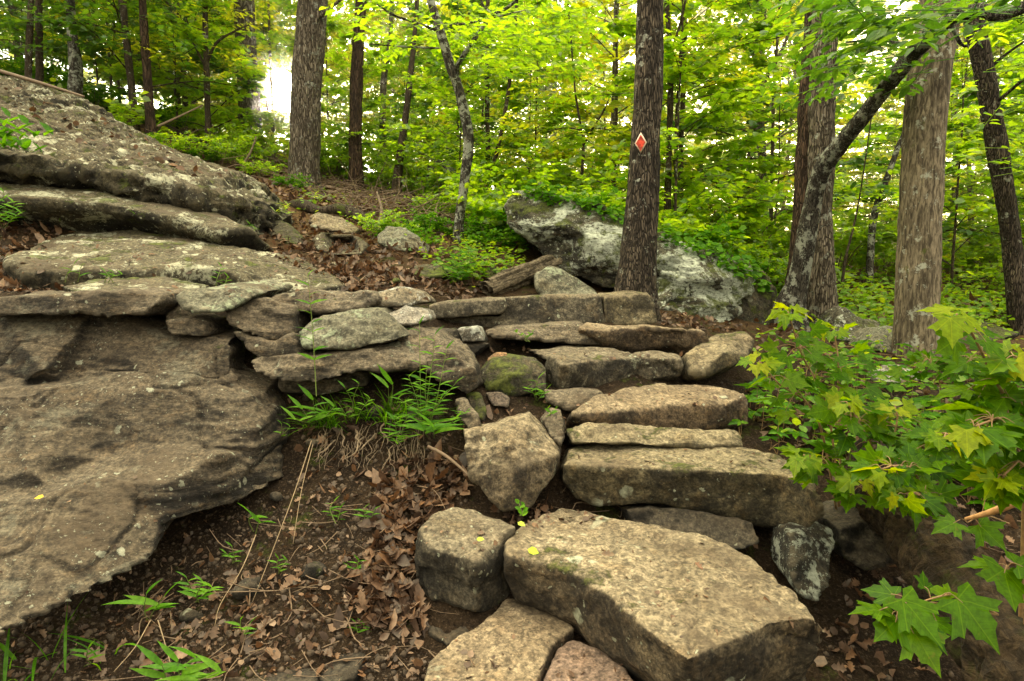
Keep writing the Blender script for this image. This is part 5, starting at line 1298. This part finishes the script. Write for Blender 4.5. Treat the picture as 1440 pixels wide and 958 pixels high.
# the twig of star leaves low on the right
b = P(1395, 850, 1.6)
leaf_plant('maple_twig', 'twig of large star shaped green leaves in front of the fallen log', P(1405, 845, 1.62), [[(1350, 838, 1.55), (1310, 842, 1.5), (1262, 862, 1.46)], [(1300, 848, 1.5), (1275, 880, 1.44)]],
           [(1268, 842, 1.45, 62, 0.115), (1345, 842, 1.5, 52, 0.122), (1240, 858, 1.46, 168, 0.078), (1262, 872, 1.44, 140, 0.085), (1280, 885, 1.42, 75, 0.096), (1258, 838, 1.5, 215, 0.074), (1300, 828, 1.52, 290, 0.052), (1312, 872, 1.48, 40, 0.067), (1290, 868, 1.47, 110, 0.067), (1338, 842, 1.52, 250, 0.059), (1300, 884, 1.44, 60, 0.063), (1250, 872, 1.45, 100, 0.059)],
           L_maple, M_red, tilt=.16, seed=9, rs=.0035)
leaf_plant('maple_twig', 'single star leaf spray entering low at the right edge', P(1475, 830, 1.65), [[(1440, 808, 1.6), (1415, 800, 1.58)]], [(1412, 800, 1.58, 120, .12), (1430, 795, 1.58, 20, .11), (1400, 797, 1.6, 200, .07)], L_maple, M_red, tilt=.15, seed=10, rs=.003)
leaf_plant('maple_twig', 'small pair of star leaves above the orange stick', P(1420, 720, 2.0), [[(1385, 725, 1.95), (1360, 735, 1.92)]], [(1345, 735, 1.92, 170, .09), (1375, 738, 1.92, 60, .09), (1390, 690, 1.95, 330, .10)], L_maple, M_red, tilt=.2, seed=11, rs=.003)

# creeper with leaves of five leaflets
def creeper(label, poly, n, lf, seed, hmax=.12):
    r = np.random.RandomState(seed)
    p = on_ground(poly, n, r, 20)
    base = p.mean(0); base[2] = H(base[0], base[1])[0]
    root = empty('creeper_plant', base, label, 'creeper')
    G, C = Geo(), Geo()
    for q in p:
        h = r.uniform(.04, hmax); c = q + np.array([0, 0, h])
        tube(G, [q - np.array([0, 0, .02]), q + np.array([.01, 0, h * .6]), c], [.002, .0016, .001], 5, 4, cap=False)
        a0 = r.uniform(0, 6.28); nn = norm(LN + r.normal(0, .22, 3)); s = lf * r.uniform(.7, 1.25)
        ds = [np.array([math.cos(a0 + k * 1.05 - 2.1), math.sin(a0 + k * 1.05 - 2.1), -.12]) for k in range(5)]
        leaves(C, LEAF, [c] * 5, ds, [nn + r.normal(0, .08, 3) for _ in range(5)], s * np.array([.7, .95, 1.1, .95, .7]), .06, r)
    for k in range(1, len(p)):
        a = p[k]; b2 = p[np.argmin(np.linalg.norm(p[:k] - a, axis=1))]
        m = (a + b2) / 2; m[2] = H(m[0], m[1])[0] + .02
        tube(G, [a + [0, 0, .004], m, b2 + [0, 0, .004]], [.0022, .002, .0018], 8, 4, cap=False)
    obj('stem', G.mesh('stem', base), M_red, root); obj('foliage', C.mesh('foliage', base), L_creep, root)
creeper('five leaved creeper carpet between the broad step and the white topped stone', [(1060, 560), (1150, 520), (1240, 545), (1330, 560), (1330, 640), (1240, 680), (1130, 640), (1060, 610)], 95, .085, 51, .22)
creeper('five leaved creeper carpet behind the smooth grey trunk and white stone', [(1080, 490), (1200, 490), (1440, 505), (1440, 560), (1300, 560), (1150, 530)], 80, .085, 52, .15)
creeper('creeper leaves spreading beneath the tall right edge seedling', [(1300, 600), (1440, 590), (1440, 730), (1360, 720), (1300, 660)], 60, .085, 53, .18)
creeper('few creeper leaves at the right ends of the steps', [(1020, 560), (1080, 590), (1120, 640), (1060, 640), (1030, 610)], 14, .07, 54, .12)

# weeds with narrow leaves
def weed(name, label, base, stems, n, ll, seed, tpl=LANCE, mat=None, lw=60, cat='weed', bend=0.0, pair=True):
    """stems: picture points (px, py, depth) of the stem tips; n leaves up each stem"""
    r = np.random.RandomState(seed)
    base = np.asarray(base, float); root = empty(name, base, label, cat)
    G, C = Geo(), Geo()
    for st in stems:
        tip = P(*st[:3]); o = base + np.array([r.normal(0, .015), r.normal(0, .015), -.02]) if len(st) == 3 else P(*st[3:6])
        mid = (o + tip) / 2 + r.normal(0, .012, 3)
        s = tube(G, [o, mid, tip], [.0026, .002, .001], 14, 5)[:, :3]
        cen, ld, sz = [], [], []
        for k in range(n):
            t = .25 + .75 * (k + 1) / n
            j = min(13, int(t * 13)); a = k * (180 if pair else 137) + r.uniform(-45, 45)
            d = np.array([math.cos(math.radians(a)), -abs(math.sin(math.radians(a))) * .8, .55 if k < n - 1 else 1.3])
            cen.append(s[j]); ld.append(d); sz.append(ll * r.uniform(.75, 1.15) * (1 - .35 * t))
        leaves(C, tpl, cen, ld, np.array([0, -.4, 1.0]) + r.normal(0, .25, (n, 3)), sz, .1, r)
    obj('stem', G.mesh('stem', base), M_stem, root); obj('foliage', C.mesh('foliage', base), mat or L_herb, root)

def gp(px, py): return ground([px], [py])[0]
weed('weed', 'tall single stemmed weed rising in front of the stacked wall stones', P(446, 552, 2.98), [(433, 388, 2.95)], 13, .105, 61)
weed('weed', 'long leaved weed at the corner of the ledge rock', gp(447, 590), [(440, 562, 2.9), (425, 575, 2.88), (470, 572, 2.88), (415, 590, 2.86)], 4, .14, 62)
weed('weed', 'dense clump of narrow leaved weeds under the dipping stone', gp(600, 590), [(590, 455, 3.05), (612, 470, 3.02), (628, 490, 3.0), (575, 530, 3.0), (640, 540, 2.95), (560, 560, 2.95), (600, 520, 2.98), (620, 560, 2.9), (585, 575, 2.9), (640, 590, 2.9), (548, 590, 2.92), (608, 600, 2.86)], 11, .085, 63)
weed('weed', 'upright pair of broad blades in the shade of the wavy ledge', gp(551, 575), [(546, 545, 2.98), (552, 540, 2.98)], 2, .19, 64)
weed('weed', 'drooping broad blades below the narrow leaved clump', gp(606, 610), [(598, 604, 2.85), (612, 604, 2.85)], 4, .2, 65)
weed('weed', 'seedling of broad upright blades on the dark bank under the ledge rock', gp(205, 868), [(206, 835, 2.08), (232, 838, 2.1)], 3, .16, 66)
weed('weed', 'leafy green seedling right of the upright blades', gp(275, 845), [(262, 812, 2.12), (285, 818, 2.1), (298, 826, 2.1)], 6, .085, 67)
weed('weed', 'two bladed seedling under the tip of the ledge rock', gp(362, 745), [(352, 722, 2.45), (366, 735, 2.45)], 2, .12, 68)
weed('weed', 'tiny seedling between the blades and the ledge rock', gp(322, 785), [(326, 768, 2.35), (318, 778, 2.35)], 4, .06, 69)
weed('weed', 'small four leaved seedling near the bottom left corner', gp(124, 928), [(124, 912, 1.95)], 5, .075, 70)
weed('weed', 'large leaved weed cut by the bottom edge', gp(250, 965), [(228, 935, 1.85), (275, 925, 1.85), (250, 930, 1.85), (310, 945, 1.82)], 4, .14, 71)
weed('weed', 'small seedling in the middle of the dark bank', gp(474, 735), [(470, 705, 2.6), (478, 715, 2.6)], 5, .06, 72)
weed('weed', 'low seedling on the dark slab at the bottom', gp(415, 915), [(418, 905, 2.1)], 5, .05, 73)
weed('weed', 'seedling beside the leaf drift near the split chunk', gp(500, 800), [(505, 788, 2.35), (494, 800, 2.35)], 4, .07, 74)
weed('weed', 'bright leafy weed behind the thin capstone', gp(645, 395), [(630, 345, 5.2), (645, 340, 5.2), (660, 350, 5.15), (620, 365, 5.1), (670, 370, 5.1), (640, 365, 5.0), (655, 385, 5.0), (628, 385, 5.0)], 14, .13, 75)
weed('weed', 'weed on the dark mossy block beside the spotted step', gp(752, 560), [(757, 532, 3.32), (742, 545, 3.3), (768, 548, 3.3)], 5, .08, 76)
weed('weed', 'sprig of green leaves over the great hillside slab at the left edge', P(-15, 205, 5.0), [(40, 175, 5.0), (75, 190, 4.95), (60, 215, 4.9), (15, 165, 5.05), (30, 205, 4.9)], 8, .17, 77, tpl=LEAF)
weed('weed', 'grassy fern tuft at the left edge below the middle slab', gp(5, 320), [(5, 270, 4.5), (20, 285, 4.45), (-8, 280, 4.5), (30, 300, 4.4)], 8, .13, 78)
weed('weed', 'small plant at the front lip of the flat grey slab', P(103, 392, 3.75), [(104, 372, 3.72), (112, 378, 3.72)], 3, .09, 79)
weed('weed', 'low plant in the crack right of the lichen circles', P(152, 393, 3.7), [(148, 382, 3.7), (160, 384, 3.7), (172, 386, 3.7)], 4, .07, 80)
weed('weed', 'seedling in the crack below the flat grey slab', P(310, 402, 3.7), [(312, 375, 3.7), (320, 388, 3.68)], 6, .06, 81)
weed('weed', 'bright seedling at the end of the middle slab', gp(345, 330), [(338, 318, 5.5), (352, 316, 5.5), (360, 322, 5.5)], 6, .09, 82)
weed('weed', 'two leaf clover like sprig on the undercut second step', P(742, 476, 3.98), [(725, 467, 3.98), (748, 468, 3.98)], 5, .045, 83, tpl=LEAF_WIDE)
weed('weed', 'little green sprig between the wedge stone and split chunk', P(732, 718, 2.45), [(730, 708, 2.45), (738, 712, 2.45)], 4, .04, 84, tpl=LEAF_WIDE)
weed('weed', 'sprig at the joint between wedge stone and mossy step', P(772, 582, 2.95), [(770, 575, 2.95), (780, 577, 2.95)], 3, .05, 85, tpl=LEAF_WIDE)
weed('weed', 'fresh green plants on the slope right of the big sunlit trunk', gp(440, 285), [(425, 272, 8.5), (445, 270, 8.5), (460, 276, 8.4), (410, 285, 8)], 8, .16, 86, mat=L_sun)
weed('weed', 'bright weed beside the tip of the great hillside slab', gp(400, 300), [(396, 283, 6.0), (405, 288, 6.0), (386, 296, 5.9), (408, 300, 5.9)], 8, .10, 87, mat=L_sun)

for i, (lab, x_, y_, tips, n_, l_) in enumerate([
    ('thin leaved weeds in the middle of the bank under the wavy ledge', 500, 585, [(485, 545, 3.0), (505, 540, 3.0), (520, 560, 2.95), (478, 570, 2.95)], 6, .07),
    ('weeds drooping over the roots left of the drooping blades', 565, 612, [(555, 590, 2.88), (575, 585, 2.88), (588, 612, 2.84), (560, 625, 2.82), (540, 615, 2.84)], 6, .075),
    ('small leafy weed beside the greenish standing stone', 650, 600, [(642, 575, 2.95), (655, 580, 2.94), (636, 592, 2.92)], 5, .06),
    ('weed sprig against the side of the ledge rock', 400, 615, [(396, 596, 2.78), (408, 600, 2.78)], 4, .06),
    ('weed seedling at the foot of the leaf drift', 520, 735, [(512, 715, 2.55), (526, 718, 2.55)], 5, .06),
    ('sparse seedling below the long dry stalks', 398, 800, [(392, 785, 2.3), (404, 788, 2.3)], 4, .055),
    ('two leaved sprout near the half buried slab', 345, 895, [(338, 872, 2.1), (352, 876, 2.1)], 3, .07),
    ('sprout at the rim of the dark bottom slab', 505, 890, [(500, 875, 2.15), (512, 878, 2.15)], 4, .05)]):
    weed('weed', lab, gp(x_, y_), tips, n_, l_, 120 + i)

def grass_tuft(label, px, py, n, l, seed, spread=.06, droop=0.2):
    r = np.random.RandomState(seed)
    b = gp(px, py); C = Geo()
    c = b + r.normal(0, 1, (n, 3)) * np.array([spread, spread * .6, .004])
    d = np.stack([r.normal(0, .5, n), -.25 + r.normal(0, .35, n), r.uniform(.4, 1.2, n)], -1)
    leaves(C, GRASS, c - b, d, np.stack([-d[:, 0], -d[:, 1], 1.2 + 0 * d[:, 0]], -1), l * r.uniform(.5, 1.2, n), .2, r)
    tag(obj('grass_tuft', C.mesh('grass_tuft'), L_herb, None, b), label, 'grass')
grass_tuft('grass tuft over hanging roots right of the ledge rock corner', 462, 600, 90, .16, 91)
grass_tuft('grass tuft at the foot of the narrow leaved weed clump', 545, 590, 120, .18, 92, .08)
grass_tuft('thin grass blades in the bottom left corner', 60, 945, 26, .22, 93, .12)
grass_tuft('sparse grass at the left end of the middle slab crack', 150, 316, 40, .14, 94, .3)
grass_tuft('little grass by the foot of the flat grey slab', 38, 374, 20, .12, 95, .1)

# ------------------------------------------------------------------ wood lying about and the marker
def stick(name, label, pp, ws, mat, seg=8, ridge=0.0, cat='stick', n=30):
    q = wpts(pp); c = q[0].copy(); G = Geo()
    tube(G, q, [w / 2 / FPX * p[2] for w, p in zip(ws, pp)], n, seg, ridge, SEED[0])
    return tag(obj(name, G.mesh(name, c), mat, None, c), label, cat)
stick('fallen_log', 'thick dark fallen log sloping down the right side', [(1240, 660, 2.75), (1300, 750, 2.3), (1366, 850, 1.95), (1445, 965, 1.62), (1490, 1025, 1.5)], [92, 96, 104, 118, 122], wood_mat('mossy fallen bark', P(1450, 960, 1.62) - P(1225, 668, 2.75), (.026, .018, .010), (.125, .082, .042), .5), 40, .032, 'log', 120)
stick('root', 'mossy arching root above the pair of hillside stones', [(405, 290, 7.6), (425, 288, 7.4), (450, 297, 7.2), (480, 294, 7.1), (508, 306, 7.0), (530, 328, 6.85), (534, 345, 6.8)], [10, 15, 13, 15, 15, 13, 8], bark_mat('mossy root bark', (.07, .052, .035), (.17, .135, .09), 1.4, .5, moss=.4), 14, .008, 'root')
stick('stick', 'thin grey stick standing up in the brush', [(536, 345, 6.8), (533, 318, 6.9), (537, 296, 7.0), (530, 270, 7.1)], [5, 5, 4.5, 2], M_root)
stick('stick', 'bent dry stick below the pale lichen stone', [(520, 345, 6.5), (512, 352, 6.3), (525, 362, 6.0), (560, 382, 5.6)], [5, 5, 4, 2], M_twig)
stick('stick', 'short curved root end on the mossy slope', [(545, 362, 6.0), (556, 372, 5.8), (566, 384, 5.6)], [4, 5, 3], M_root)
stick('stick', 'orange stripped stick at the right edge', [(1358, 730, 1.95), (1388, 722, 1.9), (1415, 712, 1.85), (1460, 690, 1.8)], [5, 9, 12, 14], plain_mat('orange stripped wood', (.40, .21, .08)))
stick('stick', 'dark rootlet bending beside the wedge stone', [(602, 628, 2.85), (625, 640, 2.8), (650, 660, 2.74), (672, 682, 2.66)], [5, 5, 4, 3], M_twig)
stick('dry_stalk', 'long dry stalk leaning down from the left grass tuft', [(438, 620, 2.8), (415, 690, 2.6), (385, 770, 2.4), (345, 872, 2.2)], [1.38, 1.38, 1.21, 0.83], M_dry, 5)
stick('dry_stalk', 'second dry stalk beside the long leaning one', [(440, 625, 2.8), (424, 690, 2.62), (412, 765, 2.42)], [1.21, 1.1, 0.66], M_dry, 5)
stick('dry_stalk', 'bent dry stalk on the dark bank', [(360, 752, 2.36), (340, 800, 2.24), (310, 850, 2.12), (302, 880, 2.06)], [1.65, 1.38, 1.21, 0.83], M_dry, 5)
stick('dry_stalk', 'forked dry stalk beside the upright blades', [(212, 872, 2.02), (190, 910, 1.94), (160, 945, 1.86)], [1.65, 1.38, 0.99], M_dry, 5)
stick('dry_stalk', 'pale stalk dropping from the blades to the bottom edge', [(222, 872, 2.02), (232, 905, 1.96), (240, 935, 1.9)], [1.87, 1.38, 1.1], M_dry, 5)
stick('stick', 'dry branch lying on the crest of the great slab', [(0, 100, 8.0), (40, 112, 7.95), (80, 124, 7.95), (118, 136, 7.9)], [5, 5, 4, 3], M_twig)
stick('stick', 'fallen branch behind the slab edge left of the sun', [(222, 178, 9.6), (250, 165, 9.7), (285, 148, 9.8)], [4, 3, 2], M_twig)
stick('stick', 'crooked dry stem left of the big sunlit trunk', [(342, 232, 9.6), (352, 215, 9.6), (358, 200, 9.6), (360, 192, 9.6)], [3.5, 3, 2.5, 1.5], M_root)
# weathered split log
q0 = P(676, 410, 4.95); q1 = P(786, 366, 5.75)
G = Geo(); rr_ = np.random.RandomState(3)
ax = norm(q1 - q0); up_ = norm(np.cross(np.cross(ax, np.array([0, 0, 1.0])), ax)); sd_ = np.cross(ax, up_)
for k in range(9):
    o = up_ * rr_.uniform(-.055, .055) + sd_ * rr_.uniform(-.06, .06)
    a = q0 + o + ax * rr_.uniform(0, .08); b = q1 + o * 1.1 - ax * rr_.uniform(0, .16)
    tube(G, [a, (a + b) / 2 + rr_.normal(0, .006, 3), b], [.034, .036, .018], 40, 9, .012, 70 + k)
tag(obj('split_log', G.mesh('split_log', q0), wood_mat('weathered split wood', q1 - q0, (.06, .044, .026), (.36, .285, .18), 0, 1.8), None, q0), 'weathered grey split log propped on the lichen stone', 'log')

# red diamond blaze
c = P(901, 201, 5.29); nrm_ = norm(np.array([-.50, -.86, -.05])); sx = norm(np.cross(nrm_, np.array([0, 0, 1.0]))) ; sy = np.cross(sx, nrm_)
hw, hh = .052, .084
G = Geo()
def diamond(s, off): return np.array([nrm_ * off + sx * hw * s * a + sy * hh * s * b for a, b in ((0, -1), (1, 0), (0, 1), (-1, 0))])
v = np.vstack([diamond(1, -.003), diamond(1, 0), diamond(.78, .0022)])
for b_ in (-.5, .5):
    v = np.vstack([v, np.array([nrm_ * .0045 + sx * .006 * a + sy * (hh * b_ + .006 * b) for a, b in ((0, -1), (1, 0), (0, 1), (-1, 0))])])
f = np.array([[4, 5, 6, 7], [3, 2, 1, 0], [0, 1, 5, 4], [1, 2, 6, 5], [2, 3, 7, 6], [3, 0, 4, 7], [8, 9, 10, 11], [12, 13, 14, 15], [16, 17, 18, 19]])
me = mesh_np('trail_marker', v, f, False)
o = obj('trail_marker', me, plain_mat('pale marker border', (.72, .56, .42), .5, .1), None, c)
me.materials.append(plain_mat('red marker paint', (.60, .050, .018), .5, .45))
me.materials.append(plain_mat('rusty nail head', (.10, .06, .04)))
me.polygons[6].material_index = 1
me.polygons[7].material_index = me.polygons[8].material_index = 2
tag(o, 'small red diamond trail marker with a pale border nailed to the dark trunk', 'sign')
# single fallen leaves that stand out
def lone(label, px, py, Y, ang, s, col, tpl=LEAF_WIDE):
    C = Geo(); leaves(C, tpl, [[0, 0, .004]], [scr_dir(ang)], [LN], [s], .05, r4)
    tag(obj('fallen_leaf', C.mesh('fallen_leaf'), leaf_mat('fallen leaf', [col, col], .2, gloss=.03), None, P(px, py, Y)), label, 'leaf')
lone('yellow green leaf on the worn tread of the largest slab', 742, 774, float(Yz(742, 774, .36)) - .01, 20, .045, (.42, .55, .02))
lone('tiny green leaf on the split chunk', 670, 760, float(Yz(670, 760, .39)) - .01, 0, .03, (.35, .5, .03))
lone('bright leaf in the joint above the split chunk', 728, 736, float(Yz(728, 736, .40)) - .01, 30, .035, (.38, .5, .03))
lone('brown curled leaf in the middle of the largest slab', 845, 780, float(Yz(845, 780, .365)) - .01, 10, .05, (.16, .10, .06), OAK)
lone('small reddish brown leaf on the right of the largest slab', 977, 792, float(Yz(977, 792, .37)) - .01, 60, .04, (.18, .09, .05), OAK)
lone('yellow leaf lying on the lower ledge rock', 62, 700, 2.28, 170, .035, (.65, .45, .03))
lone('large tan dead leaf at the bottom left', 150, 932, float(ground([150], [932])[0][1]) - .02, 200, .10, (.20, .13, .09), OAK)

# thin sun glow haze added in the wood to spread light round the low sun
hz = NT('sun glow haze')
vs = hz.n('ShaderNodeVolumeScatter', {'Color': (1, .86, .60), 'Density': HAZE, 'Anisotropy': .93})
hz.t.links.new(vs.outputs[0], hz.out.inputs['Volume'])
bm = bmesh.new(); bmesh.ops.create_cube(bm, size=1)
for v_ in bm.verts: v_.co = Vector((v_.co.x * 110, v_.co.y * 66 + 41.5, v_.co.z * 50 + 15))
me = bpy.data.meshes.new('haze'); bm.to_mesh(me); bm.free()
tag(obj('haze', me, hz.m), kind='stuff', label='thin golden haze added between the trees for a sun glow', cat='haze')
